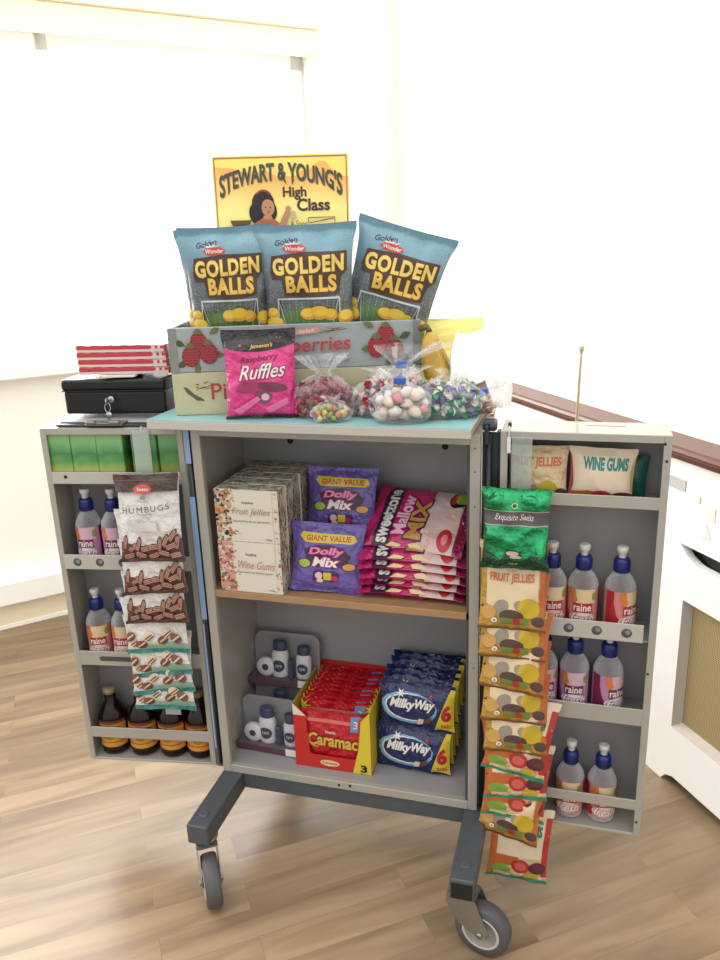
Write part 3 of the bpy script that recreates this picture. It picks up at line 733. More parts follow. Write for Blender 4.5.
g.box(0, Lb, 0, .008, 0, Hb, CRG, .0012); g.box(0, Lb, .137, .145, 0, Hb, CRG, .0012); g.box(0, .008, .008, .137, 0, Hb, CRG, .0012); g.box(Lb - .008, Lb, .008, .137, 0, Hb, CRG, .0012); g.box(.008, Lb - .008, .008, .137, 0, .006, CRG)
asp = Lb / Hb
DG = M('pencil_grey', '#5c5c4e', .6)
it = poly([(.045, .68), (.06, .66), (.105, .42), (.12, .34), (.10, .34), (.055, .56)], DG) + ell(.095, .44, .014, .12, DG, .3)
it += line(.10, .6, .20, .74, .0025, DG, asp) + flowers(random.Random(7), .10, .20, .62, .80, 10, [DG, BERD], asp * .6, .006)
it += T('Pick your own', .165, .24, .78, .74, M('crate_text_red', '#c23a44', .6), bold=.005)
art(g, panel(0, Lb, 0, Hb, 0), it, dd=.0001); g.build('box_body', box)

# vintage advertising sign: lettering and a plain illustration of a girl
SGY = ramp_mat('sign_yellow', [(.3, '!e0c56a'), (.80, '!f4e489'), (1.0, '!f2d56c'), (1.18, '!e5a650')], .36, .5, 9, .25)
sign = G(); ws, hs = .244, .335
sign.box(0, ws, 0, .004, 0, hs, SGY, .0005)
asp = ws / hs; sc = .335
SG = M('sign_grey_green', '#4a5348', .5); SO = M('sign_brown', '#5a3526', .5); SK = M('girl_skin', '#dfa37a', .6); HR = M('girl_hair', '#2b2126', .6)
it = rect(.012, .0, .02, .99, M('sign_frame', '#b98a3c', .5)) + rect(.98, .0, .988, .99, M('sign_frame', '#b98a3c', .5)) + rect(.012, .985, .988, .992, M('sign_frame', '#b98a3c', .5))
def arch(s, x0, x1, yb, h, m, drop, big=()):
    vs, fs = text_raw(s, .03, 0, 1.0); bx0 = min(v[0] for v in vs); bx1 = max(v[0] for v in vs); by0 = min(v[1] for v in vs); by1 = max(v[1] for v in vs); o = []
    for x, y in vs:
        a = (x - bx0) / (bx1 - bx0); b = (y - by0) / (by1 - by0); e = abs(2 * a - 1)
        hh = h * (1.25 if e > .86 or .53 < a < .60 else 1); o.append((x0 + a * (x1 - x0), yb - drop * e ** 2 + (b - (.18 if hh > h else 0)) * hh))
    return [('mesh', o, fs, m)]
it += arch("STEWART & YOUNG'S", .05, .955, .80, .13, M('sign_letter_edge', '#b58f3c', .5), .09) + arch("STEWART & YOUNG'S", .045, .95, .805, .13, SG, .09)
it += T('High', .51, .665, .685, .76, SO, bold=.03) + T('Class', .61, .585, .855, .675, SO, bold=.03)
# girl
it += ell(.36, .64, .085, .10, HR) + ell(.30, .57, .045, .075, HR, .2) + ell(.43, .59, .03, .06, HR)
it += ell(.395, .615, .048, .062, SK) + poly([(.33, .69), (.36, .72), (.42, .70), (.44, .66), (.40, .675), (.36, .67)], HR) + ring(.365, .655, .075, .09, .012, M('hair_band', '#b4443c', .5), 10, .7, 2.4)
it += ell(.378, .62, .006, .005, INKD) + ell(.412, .618, .006, .005, INKD) + ell(.398, .585, .010, .005, M('lips', '#b4443c', .5)) + ell(.405, .602, .004, .008, M('cheek', '#cf8a62', .5))
it += poly([(.36, .56), (.42, .555), (.43, .52), (.35, .52)], SK)
it += poly([(.25, .40), (.28, .50), (.34, .535), (.44, .53), (.52, .47), (.55, .40)], M('dress_coral', '#d6765a', .6)) + poly([(.46, .46), (.50, .55), (.53, .60), (.56, .58), (.53, .50), (.5, .44)], SK)
it += ell(.545, .605, .02, .022, SK) + ell(.58, .56, .02, .03, M('sign_pale', '#e8d9a0', .5))
it += poly([(.11, .53), (.27, .53), (.24, .46), (.14, .46)], M('sign_case', '#6d6238', .5)) + rect(.15, .475, .22, .50, INKD)
it += rect(.69, .535, .89, .54, SO) + rect(.69, .46, .695, .54, SO) + rect(.885, .46, .89, .54, SO) + line(.70, .50, .88, .53, .006, SO) + T('& Sons', .56, .47, .68, .52, SO)
it = it[:3] + [(a_, [(x, .745 + .72 * (y - .63)) for x, y in v_], f_, m_) for a_, v_, f_, m_ in it[3:]]
art(sign, panel(0, ws, 0, hs, 0), it, dd=.00012)
o = sign.build('advertising_sign', None, at(FC, .075, .122, .846, 0, 0, .4)); o.matrix_world = at(FC, .075, .130, .846, 0, -1.0, .5)
tag(o, 'yellow vintage confectionery sign with a dark-haired girl, standing behind the crisps', 'sign')

# crisp bags
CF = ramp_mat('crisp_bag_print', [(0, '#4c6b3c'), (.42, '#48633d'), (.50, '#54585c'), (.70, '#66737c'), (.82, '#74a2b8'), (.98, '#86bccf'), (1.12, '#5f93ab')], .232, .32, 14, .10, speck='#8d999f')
CB = foil('crisp_bag_back', '#5a93ac')
YL1, YL2, BRN, NET = M('crisp_yellow', '#f0c93e', .5), M('crisp_gold', '#d9a12c', .5), M('crisp_brown', '#4a3020', .5), M('goal_white', '#c9d2d6', .5)
def up(items, d): return [(a_, [(x, y + d) for x, y in v_], f_, m_) for a_, v_, f_, m_ in items]
def crisps(seed, name, w_=.176):
    it = ell(.5, .32, .42, .07, M('pitch_green', '#58803d', .5))
    it += burst(.36, .845, .055, .13, .45, 10, INKW, 2) + T('Golden', .18, .865, .42, .905, NAVY, shear=.2, bold=.01, tilt=.03) + ell(.38, .83, .13, .03, M('logo_red', '#d2453c', .4)) + T('Wonder', .28, .815, .49, .845, INKW, shear=.2, bold=.02)
    it += poly([(.08, .66), (.12, .78), (.5, .805), (.70, .80), (.94, .80), (.95, .665), (.88, .61), (.86, .50), (.60, .475), (.24, .49), (.21, .61), (.10, .61)], BRN)
    it += T('GOLDEN', .12, .65, .91, .77, M('letter_yellow', '#ffe27a', .4), out=YL2, ow=.02, bold=.035, tilt=.02, space=1.12)
    it += T('BALLS', .26, .515, .83, .635, M('letter_amber', '#f7cd58', .4), out=YL2, ow=.02, bold=.035, space=1.12)
    it += up(merge(line(.14, .36, .86, .36, .014, NET) + line(.14, .08, .15, .36, .014, NET) + line(.85, .08, .86, .36, .014, NET) + line(.24, .14, .15, .36, .007, NET) + line(.76, .14, .85, .36, .007, NET) + line(.24, .14, .76, .14, .005, NET) + sum([line(.24 + .065 * i, .14, .2 + .075 * i, .36, .0015, NET) for i in range(9)], [])), .11)
    it += up(merge(ell(.5, .23, .10, .045, YL2) + ell(.62, .235, .12, .052, YL2) + ell(.75, .22, .08, .045, YL2) + ell(.1, .16, .11, .055, YL2) + ell(.08, .24, .07, .04, YL2) + ell(.92, .20, .09, .05, YL2) + ell(.55, .08, .22, .06, YL2)), .13)
    it += up(merge(ell(.49, .238, .08, .032, YL1) + ell(.62, .245, .10, .038, YL1) + ell(.745, .23, .06, .032, YL1) + ell(.1, .17, .09, .04, YL1) + ell(.08, .25, .055, .028, YL1) + ell(.92, .21, .07, .036, YL1) + ell(.55, .09, .19, .045, YL1)), .13)
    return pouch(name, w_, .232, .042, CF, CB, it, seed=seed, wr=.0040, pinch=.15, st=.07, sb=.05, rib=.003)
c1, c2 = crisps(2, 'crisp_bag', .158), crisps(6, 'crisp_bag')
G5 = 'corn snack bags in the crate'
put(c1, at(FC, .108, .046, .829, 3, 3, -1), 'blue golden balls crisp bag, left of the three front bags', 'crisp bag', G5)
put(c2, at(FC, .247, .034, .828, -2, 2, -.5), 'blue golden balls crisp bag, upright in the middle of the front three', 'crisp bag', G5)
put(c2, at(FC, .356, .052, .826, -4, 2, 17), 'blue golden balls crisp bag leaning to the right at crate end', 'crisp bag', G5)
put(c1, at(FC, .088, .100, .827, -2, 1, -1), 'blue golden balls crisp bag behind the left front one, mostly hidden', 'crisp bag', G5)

# raspberry ruffles bag
RP = foil('ruffles_pink', '#ea3f93', .28); RBK = foil('ruffles_black', '#242026', .3); 
it = poly([(0, 1), (0, .80), (.15, .775), (.35, .755), (.55, .755), (.8, .785), (1, .83), (1, 1)], RBK)
it += T("Jameson's", .38, .785, .70, .845, M('gold_ink', '#f0c350', .4), shear=.3, bold=.02, tilt=.02)
it += T('Raspberry', .24, .63, .78, .715, M('ruffle_dark', '#8a1047', .4), shear=.15, bold=.02, tilt=.05)
it += T('Ruffles', .20, .455, .88, .62, INKW, out=M('ruffle_deep', '#a01a5c', .4), ow=.03, shear=.4, bold=.01, tilt=.04)
it += ell(.35, .36, .20, .06, M('choc_rose', '#a63867', .5), .1) + ell(.68, .36, .22, .055, M('choc_plum', '#7d3050', .5), -.1) + ell(.55, .25, .12, .07, M('choc_grey', '#6d4b5c', .5)) + ell(.57, .25, .06, .04, M('coconut', '#e6b7cd', .5))
it += poly([(.1, .10), (.45, .26), (.5, .22), (.2, .05)], M('ruffle_light', '#f277b3', .4)) + poly([(.55, .12), (.88, .24), (.9, .17), (.62, .06)], M('ruffle_light', '#f277b3', .4)) + rect(0, 0, 1, .035, RBK)
rf = pouch('sweet_bag', .126, .151, .032, RP, RP, it, st=.11, sb=.035, seed=9, wr=.0032, rib=.002)
put(rf, at(FC, .1606, -.047, .7422, 0, -4), 'bright pink raspberry ruffles bag with black top, standing in front of the crates', 'bag')

# clear bags of wrapped sweets
FILM = film('clear_sweet_bag', '!fdfdff', .14, .05, 1, .50)
def clear_bag(name, r, h, neck, palette, n, mw, label, seed, sy=.6, clipcol=None, lean=(0, 0), size=.011, tag_=None, flare=.6, grp='clear bags of loose sweets'):
    R_ = random.Random(seed); root = empty(name, mw, label, 'bag', grp)
    g = G(); ns, nm = 26, 20; vs = []; fs = []
    for j in range(nm + 1):
        v = j / nm
        if v < neck: rad = r * (.80 + .25 * math.sin(PI * min(1, v / neck * 1.1)) ** .8) * (1 if v < neck * .5 else (1 - ((v - neck * .5) / (neck * .5)) ** 2 * .84)); 
        else: rad = r * (.16 + flare * ((v - neck) / (1 - neck)))
        if v == 0: rad *= .9
        for i in range(ns):
            a = 2 * PI * i / ns
            k = 1 + .16 * noise.noise(Vector((math.cos(a) * 2.2, math.sin(a) * 2.2, v * 5 + seed))) + .07 * noise.noise(Vector((math.cos(a) * 7, math.sin(a) * 7, v * 9 + seed)))
            if v > neck * .8: k *= 1 + .35 * math.sin(a * 6 + seed)
            vs.append((rad * k * math.cos(a) + lean[0] * v * v, rad * sy * k * math.sin(a) + lean[1] * v * v, max(.0005, h * v + .006 * noise.noise(Vector((a, v * 4, seed)))) if j else .0005))
    for j in range(nm):
        for i in range(ns):
            a, b = j * ns + i, j * ns + (i + 1) % ns; fs.append([a, b, b + ns, a + ns])
    fs.append(list(range(ns))[::-1])
    g.add(vs, fs, FILM, None, True); g.build('clear_film', root)
    cnt = 0; tries = 0; placed = []
    while cnt < n and tries < 4000:
        tries += 1
        p = Vector((R_.uniform(-r, r) * .82, R_.uniform(-r * sy, r * sy) * .80, R_.uniform(size * .8, h * neck * .74)))
        v = p.z / h
        lim = .80 * (1 if v < neck * .45 else max(.25, 1 - ((v - neck * .45) / (neck * .55)) ** 2 * .8))
        if (p.x / r) ** 2 + (p.y / (r * sy)) ** 2 > lim ** 2: continue
        if any((p - q).length < size * 1.02 for q in placed): continue
        placed.append(p.copy()); p += Vector((lean[0] * v * v, lean[1] * v * v, 0))
        a_, b_ = R_.choice(palette); gg = G()
        Tm = Matrix.Translation(p) @ Matrix.Rotation(R_.uniform(0, PI), 4, 'Z') @ Matrix.Rotation(R_.uniform(-.8, .8), 4, 'Y')
        gg.ball((0, 0, 0), (size * .85, size * .62, size * .60) if b_ is None else (size * .92, size * .52, size * .46), a_, 8, Tm, .45, cnt)
        if b_ is not None:
            for s in (-1, 1):
                fan = [(s * size * .7, 0, 0)] + [(s * size * 1.35, size * .62 * math.cos(q * PI / 3), size * .62 * math.sin(q * PI / 3)) for q in range(6)]
                gg.add(fan, [[0, 1 + q, 1 + (q + 1) % 6] for q in range(6)], b_, Tm)
            gg.lathe([(size * .63, -.0012), (size * .64, .0012)], b_, 8, Tm @ Matrix.Rotation(PI / 2, 4, 'Y'))
        gg.build('wrapped_sweet', root); cnt += 1
    if clipcol:
        g = G(); z = h * neck; v = neck
        g.box(-.010 + lean[0] * v * v, .010 + lean[0] * v * v, -.008 + lean[1] * v * v, .006 + lean[1] * v * v, z - .006, z + .006, clipcol, .003, seg=2)
        g.build('bag_clip', root)
    return root
sw = lambda n_, h_: M('sweet_' + n_, h_, .35, 0, .1, 80)
sred, swh, spk, spu, sgr, syl, scr, sbr = sw('red', '#b72c3c'), sw('white', '#f1ece4'), sw('pink', '#e79aa2'), sw('purple', '#8d6cc4'), sw('green', '#3f9a66'), sw('yellow', '#efd07a'), sw('cream', '#f5e4d0'), sw('rose_brown', '#9c4a4c')
BCL = M('blue_bag_clip', '#2a5fc4', .35)
FW = lambda x, y: at(FT, x, y, .7417, 16)
clear_bag('sweet_bag', .052, .104, .72, [(sred, sbr), (sbr, sred), (sbr, sbr), (sw('rose', '#b8505a'), sred)], 80, at(FC, .268, -.045, .7417), 'knotted clear bag of dark red wrapped sweets beside the pink ruffles bag', 12, .55, size=.012, flare=.6)
clear_bag('sweet_bag', .033, .042, .80, [(sred, None), (syl, None), (sw('orange', '#e28a4a'), None), (sw('leaf', '#9fb45a'), None)], 34, FW(.272, -.014), 'small low clear bag of yellow and orange gums at worktop edge', 5, .5, size=.0085, flare=.3)
clear_bag('sweet_bag', .058, .118, .72, [(swh, sred), (sred, swh), (swh, sred), (spk, swh)], 80, at(FC, .372, -.056, .7417), 'clear bag of red and white wrapped sweets closed with a blue clip', 21, .50, BCL, (.052, 0), .0125, flare=.8)
clear_bag('sweet_bag', .047, .090, .76, [(scr, None), (swh, None), (scr, None), (swh, None), (spk, None), (scr, None)], 50, FW(.392, -.006), 'clear bag of pale pink and cream marshmallows, at the front with a blue clip', 33, .50, BCL, (-.008, 0), .0145, flare=.8)
clear_bag('sweet_bag', .058, .078, .88, [(spu, sgr), (sgr, spu), (spu, swh), (sgr, swh), (swh, sgr), (sw('pinkred', '#c4566a'), swh)], 75, FW(.457, .045), 'clear bag of purple and green wrapped sweets at the right end', 41, .55, None, (.0, .01), .0125, flare=.15)
clear_bag('sweet_bag', .034, .050, .75, [(sw('toffee', '#a8743c'), sw('amber', '#d8a050')), (sw('amber', '#d8a050'), scr), (sbr, scr)], 16, FW(.505, .075) @ Matrix.Rotation(.3, 4, 'Z'), 'small clear bag of amber toffees with a blue clip on the worktop right corner', 52, .6, BCL, (.008, 0), .0105, flare=.9)
# tall thin white carrier and paper bags behind
def paper_bag(name, w_, d_, h_, mat, mw, label, seed, cat='paper bag', twist=.0):
    g = G(); n = 10; vs = []; fs = []; m = 10
    prof = [(-1, -1), (-.3, -1), (.3, -1), (1, -1), (.75, 0), (1, 1), (.3, 1), (-.3, 1), (-1, 1), (-.75, 0)]
    for j in range(m + 1):
        v = j / m; sq = 1 - v * .75
        for i, (a, b) in enumerate(prof):
            q = noise.noise(Vector((a * 1.3, b * 1.3, v * 3 + seed)))
            vs.append((a * w_ / 2 * (1 - .12 * v + .12 * q * v) + twist * v * v, b * d_ / 2 * sq + .012 * q * v, h_ * v * (1 + .10 * noise.noise(Vector((a * 2, seed, b))) * v)))
    for j in range(m):
        for i in range(n):
            a, b = j * n + i, j * n + (i + 1) % n; fs.append([a, b, b + n, a + n])
    fs.append(list(range(n))[::-1]); g.add(vs, fs, mat, None, False)
    o = g.build(name, None, mw); tag(o, label, cat); return o
WPAP = M('white_paper', '!fbfaf6', .7, 0, .3, 25); YPAP = M('yellow_paper', '!faec90', .7, 0, .2, 25)
paper_bag('paper_bag', .078, .05, .130, WPAP, FW(.480, .120), 'crumpled tall white paper bag behind the purple and green sweets', 3, twist=.012)
paper_bag('paper_bag', .150, .03, .145, YPAP, FW(.425, .222), 'pale yellow paper bag at the back, behind the bananas', 8)
paper_bag('paper_bag', .050, .03, .055, WPAP, at(FT, .522, .160, .7417, -25, 0, 10), 'small white paper bag tipped over at the worktop right end', 5)
b = pouch('snack_packet', .034, .052, .016, M('brown_packet', '#8a7052', .5, 0, .3), M('brown_packet', '#8a7052'), (), seed=4, n=10, m=10)
put(b, at(FT, .517, .085, .742, 16, 0, -22), 'small brown packet leaning beside the amber toffees', 'packet')
# bananas
ban = empty('banana_bunch', FW(.398, .112) @ Matrix.Scale(1.12, 4), 'bunch of ripe bananas standing behind the clear sweet bags', 'bananas')
BY = M('banana_skin', '#cfa63a', .5, 0, .1, 40, mott=.25, mscale=45); BS = M('banana_stem', '#6b6038', .6)
for k in range(4):
    g = G(); a = (-.5 + .38 * k); pts = []; rs = []
    for i in range(11):
        t = i / 10; th_ = 1.25 * (t - .15)
        pts.append((.012 + (.075 * (1 - math.cos(th_))) * math.cos(a) + .012 * k * t, -.02 + .05 * math.sin(a) * t + .016 * k * .4, .112 - .090 * math.sin(th_ + .1) - .012 * t)); rs.append(.0055 + .0105 * math.sin(PI * min(1, max(.06, t * .95 + .03))) ** .6)
    rs[0] = .004; rs[-1] = .0035
    g.tube(pts, rs, BY, 7); o_ = g.build('banana', ban)
    g = G(); g.tube([pts[0], (pts[0][0] - .004, pts[0][1], pts[0][2] + .008), (.0, -.012, .124)], [.0045, .004, .005], BS, 6); g.build('stem', o_)

# ------------------------------------------------------------------ on the left door
cb = empty('clipboard', at(FD, -.148, .0, .7168), 'dark clipboard with a steel clip lying under the cash box', 'clipboard')
g = G(); g.box(-.098, .098, .008, .215, 0, .004, M('dark_board', '#33363c', .5), .0008); g.build('board', cb)
g = G(); CL = M('clip_steel', '#8f8c86', .35, .6)
g.box(-.036, .036, -.002, .03, .004, .0075, CL, .001); g.box(-.033, -.014, -.006, .004, .0072, .0135, CL, .002); g.box(.012, .033, -.006, .004, .0072, .0135, CL, .002); g.box(-.014, .012, -.004, .002, .0072, .010, CL, .001)
g.build('clip', cb)
g = G(); g.box(-.114, .114, .018, .205, 0, .0026, M('grey_folder', '#b9b9b6', .5), .0006)
o = g.build('document_folder', None, at(FD, -.140, .006, .7210, -1)); tag(o, 'thin pale grey folder lying between clipboard and cash box', 'folder')
BKM = M('black_enamel', '#0c0d10', .3, 0, .05, 300, .35)
cash = empty('cash_box', at(FD, -.143, .046, .7325), 'small black metal cash box with a keyhole, on top of left door', 'cash box')
g = G(); g.box(-.099, .099, 0, .145, 0, .044, BKM, .005, seg=2); g.build('base', cash)
g = G(); g.box(-.102, .102, -.0025, .1475, .0445, .066, BKM, .006, seg=3); g.box(-.1, .1, -.003, .147, .0435, .0455, M('black_shadow_line', '#08080a', .6)); g.build('lid', cash)
g = G(); g.lathe([(0, .003), (.005, .0032), (.0065, .002), (.007, 0)], M('chrome', '#c9c9cc', .18, .9), 14, Matrix.Translation((-.006, 0, .028)) @ Matrix.Rotation(PI / 2, 4, 'X')); g.build('lock', cash)
g = G(); g.tube([(-.035, .07, .0655), (-.035, .07, .0675), (.03, .07, .0675), (.03, .07, .0655)], .0022, ZINC, 6); g.build('handle', cash)
ky = empty('key_set', at(FD, -.149, .0405, .7605), 'small steel keys hanging from the cash box lock', 'keys')
CH = M('chrome', '#c9c9cc', .18, .9)
g = G(); g.box(-.001, .001, -.007, .0015, -.002, .002, CH); g.lathe([(0, -.0008), (.0065, -.0008), (.0065, .0008), (0, .0008)], CH, 14, Matrix.Translation((0, -.0125, 0)) @ Matrix.Rotation(PI / 2, 4, 'Y')); g.build('key', ky)
g = G(); g.tube([(.0055 * math.cos(a), -.013 + .001 * math.sin(a), -.012 + .0085 * math.sin(a)) for a in [2 * PI * i / 14 for i in range(15)]], .0009, CH, 6, cap=False); g.build('key_ring', ky)
g = G(); g.lathe([(0, -.0008), (.0065, -.0008), (.0065, .0008), (0, .0008)], CH, 12, Matrix.Translation((.001, -.0135, -.026)) @ Matrix.Rotation(PI / 2, 4, 'X')); g.box(-.0008, .0026, -.0143, -.0127, -.051, -.031, CH); g.box(.0026, .005, -.0143, -.0127, -.049, -.044, CH); g.build('key', ky)
g = G(); g.box(-.035, .028, -.055, .055, 0, .0035, WHITE, .0005); o = g.build('folded_paper', None, at(FD, -.130, .100, .8015, 4)); tag(o, 'folded white paper between cash box and the striped bags', 'paper')
g = G(); g.box(-.03, .032, -.05, .045, 0, .0035, WHITE, .0005); 
STR, STW = M('stripe_red', '#cf3746', .55), M('stripe_pale', '#f3dcd6', .55)
def stripes():
    g = G(); w_, d_, h_ = .172, .115, .0128
    g.box(-w_ / 2, w_ / 2, 0, d_, 0, h_, STW, .0008)
    it = rect(0, .42, .84, 1, STR) + rect(.84, .5, 1, .9, STR) + rect(.86, 0, .90, 1, STW) + rect(.93, 0, .96, 1, STW)
    art(g, panel(-w_ / 2, w_ / 2, 0, h_, 0), it, dd=.0001)
    art(g, panel_t(-w_ / 2, w_ / 2, 0, d_, h_), merge(sum([rect(.083 * (2 * i), 0, .083 * (2 * i + 1), 1, STR) for i in range(6)], [])), dd=.0001)
    art(g, panel_r(0, d_, 0, h_, w_ / 2), merge(sum([rect(.12 * (2 * i), 0, .12 * (2 * i + 1), 1, STR) for i in range(4)], [])), dd=.0001)
    return g.build('striped_bag_bundle')
sb_ = stripes()
for k in range(4):
    put(sb_, at(FD, -.126 + [.003, .001, .0, -.001][k], .058 + .001 * k, .8055 + .0134 * k, [2, 0, 1, -1][k]), 'flat bundle of red and white striped paper bags, ' + ['bottom', 'second from bottom', 'second from top', 'top'][k] + ' of stack', 'paper bags', 'striped paper bag bundles')

# ------------------------------------------------------------------ hanging strips of bags
CLIPS = film('clear_clip_strip', '!e6f0ea', .15, .16)
def strip(F, x, y, z0, z1, name, label):
    g = G(); g.box(-.016, .016, -.0006, .0006, 0, z1 - z0, CLIPS); 
    for k in range(4): g.box(-.008, .008, -.0012, .0002, (z1 - z0) * (.2 + .2 * k), (z1 - z0) * (.2 + .2 * k) + .004, CLIPS)
    g.tube([(0, 0, z1 - z0 - .006), (0, .006, z1 - z0 + .006), (0, .016, z1 - z0 + .004)], .0012, CLIPS, 6)
    o = g.build(name, None, at(F, x, y, z0)); tag(o, label, 'hanging strip')
strip(FD, -.078, -.0035, .12, .7125, 'clip_strip', 'clear plastic strip holding the hanging bags on left door')
strip(FR, .034, -.0035, .02, .722, 'clip_strip', 'clear plastic strip holding the hanging bags on right door')
HW = foil('humbug_white', '#ece7e2', .35); HBR = foil('humbug_brown', '#4a2f28', .35); HB2 = M('humbug_stripe', '#5e2f27', .4); HB3 = M('humbug_tan', '#c79a86', .45); TEAL = foil('teal_seal', '#2f8a84', .35)
def candy(x, y, a, L_=.10):
    c_, s_ = math.cos(a), math.sin(a); o = ell(x, y, L_, .042, HB2, a)
    st_ = []
    for k in (-1, 0, 1): st_ += line(x - .8 * L_ * c_ - k * .018 * s_, y - .7 * L_ * s_ + k * .020 * c_, x + .8 * L_ * c_ - k * .018 * s_, y + .7 * L_ * s_ + k * .020 * c_, .012, HB3)
    return [o[0], merge(st_)[0]]
def hum(full):
    R_ = random.Random(5); it = []
    it += poly([(0, 0), (1, 0), (1, .26), (.9, .30), (.8, .26), (.66, .18), (.5, .17), (.3, .19), (.12, .22), (0, .24)], M('humbug_base', '#6b4038', .4))
    for x, y, a in ((.08, .22, 1.3), (.2, .16, .6), (.30, .20, 1.2), (.42, .15, .2), (.55, .17, .1), (.66, .20, 1.3), (.76, .24, 1.0), (.88, .30, .8), (.94, .22, 1.3), (.84, .18, .3), (.15, .07, .2), (.35, .08, -.3), (.55, .07, .3), (.72, .10, -.2), (.9, .08, .2)): it += candy(x, y, a)
    it += rect(0, 0, 1, .04, HBR)
    if full:
        it += rect(0, .80, 1, 1, HBR) + rect(0, .93, 1, .935, M('brown_line', '#8a6a5c', .5)) + ell(.45, .83, .15, .055, M('logo_coral', '#d5494a', .4)) + T('Sweets', .36, .81, .55, .85, INKW, bold=.01)
        it += ell(.45, .735, .045, .025, M('mid_grey', '#8f8a88', .5)) + T('MINT', .37, .68, .53, .70, M('mid_grey', '#8f8a88', .5))
        it += T('HUMBUGS', .10, .585, .88, .65, INKD, bold=.0, space=1.25, arc=-.015, tilt=.04) + T('MILD & BUTTERY', .36, .535, .60, .555, INKD)
        it += rect(.25, .36, .66, .46, M('pearl', '#dcd9d8', .3))
    return pouch('sweet_bag', .126, .165, .018, HW, HBR, merge2(it), seed=7, wr=.0022, n=18, m=20, st=.05, sb=.04)
def mint():
    it = rect(0, 0, 1, .055, TEAL); R_ = random.Random(3)
    it += poly([(.3, .055), (1, .055), (1, .12), (.75, .16), (.5, .11), (.3, .14)], M('mint_leaf', '#8fb8a4', .45))
    for x, y in ((.12, .14), (.25, .12), (.38, .22), (.62, .18), (.70, .26), (.84, .20), (.06, .22)):
        a = R_.uniform(-.6, .9); c = R_.choice([M('mint_cream', '#e6cdb2', .5), M('mint_brown', '#84503c', .5)])
        it += ell(x, y, .10, .055, c, a) + line(x - .06, y - .03, x + .06, y + .03, .02, M('mint_brown', '#84503c', .5) if 'cream' in c.name else M('mint_cream', '#e6cdb2', .5)) + line(x - .02, y - .05, x + .09, y + .01, .014, BRN)
    it += T('MINT HUMBUGS', .1, .58, .88, .65, INKD) 
    return pouch('sweet_bag', .126, .165, .018, HW, HW, it, seed=13, wr=.0022, n=18, m=20, st=.05, sb=.05)
def merge2(items):            # join runs of the same material so that layer heights stay low
    out = []
    for it in items:
        if out and out[-1][3] == it[3]: out[-1] = merge([out[-1], it])[0]
        else: out.append(it)
    return out
hf, hb, mt = hum(True), hum(False), mint()
GL = 'bags hanging on the left door'
def hang(F, proto, x, zb, ybase, rx, rz, ry, label, group):
    put(proto, at(F, x, ybase, zb, rz, rx, ry), label, 'bag', group)
hang(FD, mt, -0.081, 0.148, -.030, -9, 0, -1, 'hanging mint sweet bag with teal seal, lowest on the left door', GL)
hang(FD, mt, -0.078, 0.187, -.033, -9, 3, -5, 'hanging mint sweet bag with teal seal, second from bottom on the left door', GL)
hang(FD, mt, -0.075, 0.228, -.036, -9, -3, -9, 'hanging mint sweet bag with teal seal, tilted, third from bottom on the left door', GL)
hang(FD, mt, -0.077, 0.279, -.039, -9, 1, -2, 'hanging mint sweet bag with teal seal, fourth from bottom on the left door', GL)
hang(FD, hb, -0.070, 0.347, -.042, -9, -1, -4, 'hanging brown-striped humbug bag, third from top on the left door', GL)
hang(FD, hb, -0.065, 0.409, -.045, -9, 2, -4, 'hanging brown-striped humbug bag, second from top on the left door', GL)
hang(FD, hf, -0.063, 0.474, -.046, -10, 0, -2, 'white and brown HUMBUGS bag, topmost of those hanging on left door', GL)

JC = foil('jelly_cream', '#e9cfa3', .35); JY = foil('jelly_gold', '#c99a3e', .35); JO = M('jelly_orange_ink', '#d8713f', .45)
JG, JP, JL, JGR, JR, JOR, JT = M('fruit_grey', '#a39a8e', .5), M('fruit_plum', '#59413f', .5), M('fruit_lemon', '#d6b62e', .5), M('fruit_green', '#7c8a42', .5), M('fruit_red', '#c0342f', .5), M('fruit_orange', '#c96d30', .5), M('fruit_teal', '#1f8f6c', .5)
def jelly(title):
    it = rect(0, 0, 1, .30, JY) + rect(0, 0, .10, .9, JY) + rect(.92, 0, 1, 1, JOR)
    it += poly([(.10, .30), (.10, .95), (.90, .95), (.90, .30), (.7, .2), (.3, .2)], M('jelly_panel', '#f2dcb4', .45))
    it += ell(.33, .26, .13, .09, JG, .4) + ell(.62, .30, .09, .06, JG) + ell(.76, .27, .17, .12, JL) + ell(.5, .17, .19, .08, JP) + ell(.14, .2, .12, .08, M('fruit_peach', '#d8a85a', .5)) + rect(.34, .07, .76, .15, JGR) + ell(.58, .11, .06, .045, JR) + ell(.9, .12, .1, .06, JP) + ell(.24, .11, .045, .03, INKW) + ell(.24, .11, .022, .015, JG)
    it += rect(0, 0, 1, .03, M('seal_umber', '#7a4a2a', .5))
    if title: it += T('SWEETS', .42, .675, .56, .695, JO) + T('FRUIT JELLIES', .15, .54, .84, .66, JO, bold=.03)
    else: it += T('FRUIT JELLIES', .15, .635, .84, .755, JO, bold=.03)
    return pouch('sweet_bag', .112, .150, .018, JC, JY, merge2(it), seed=15, wr=.0026, n=18, m=20, st=.05, sb=.04)
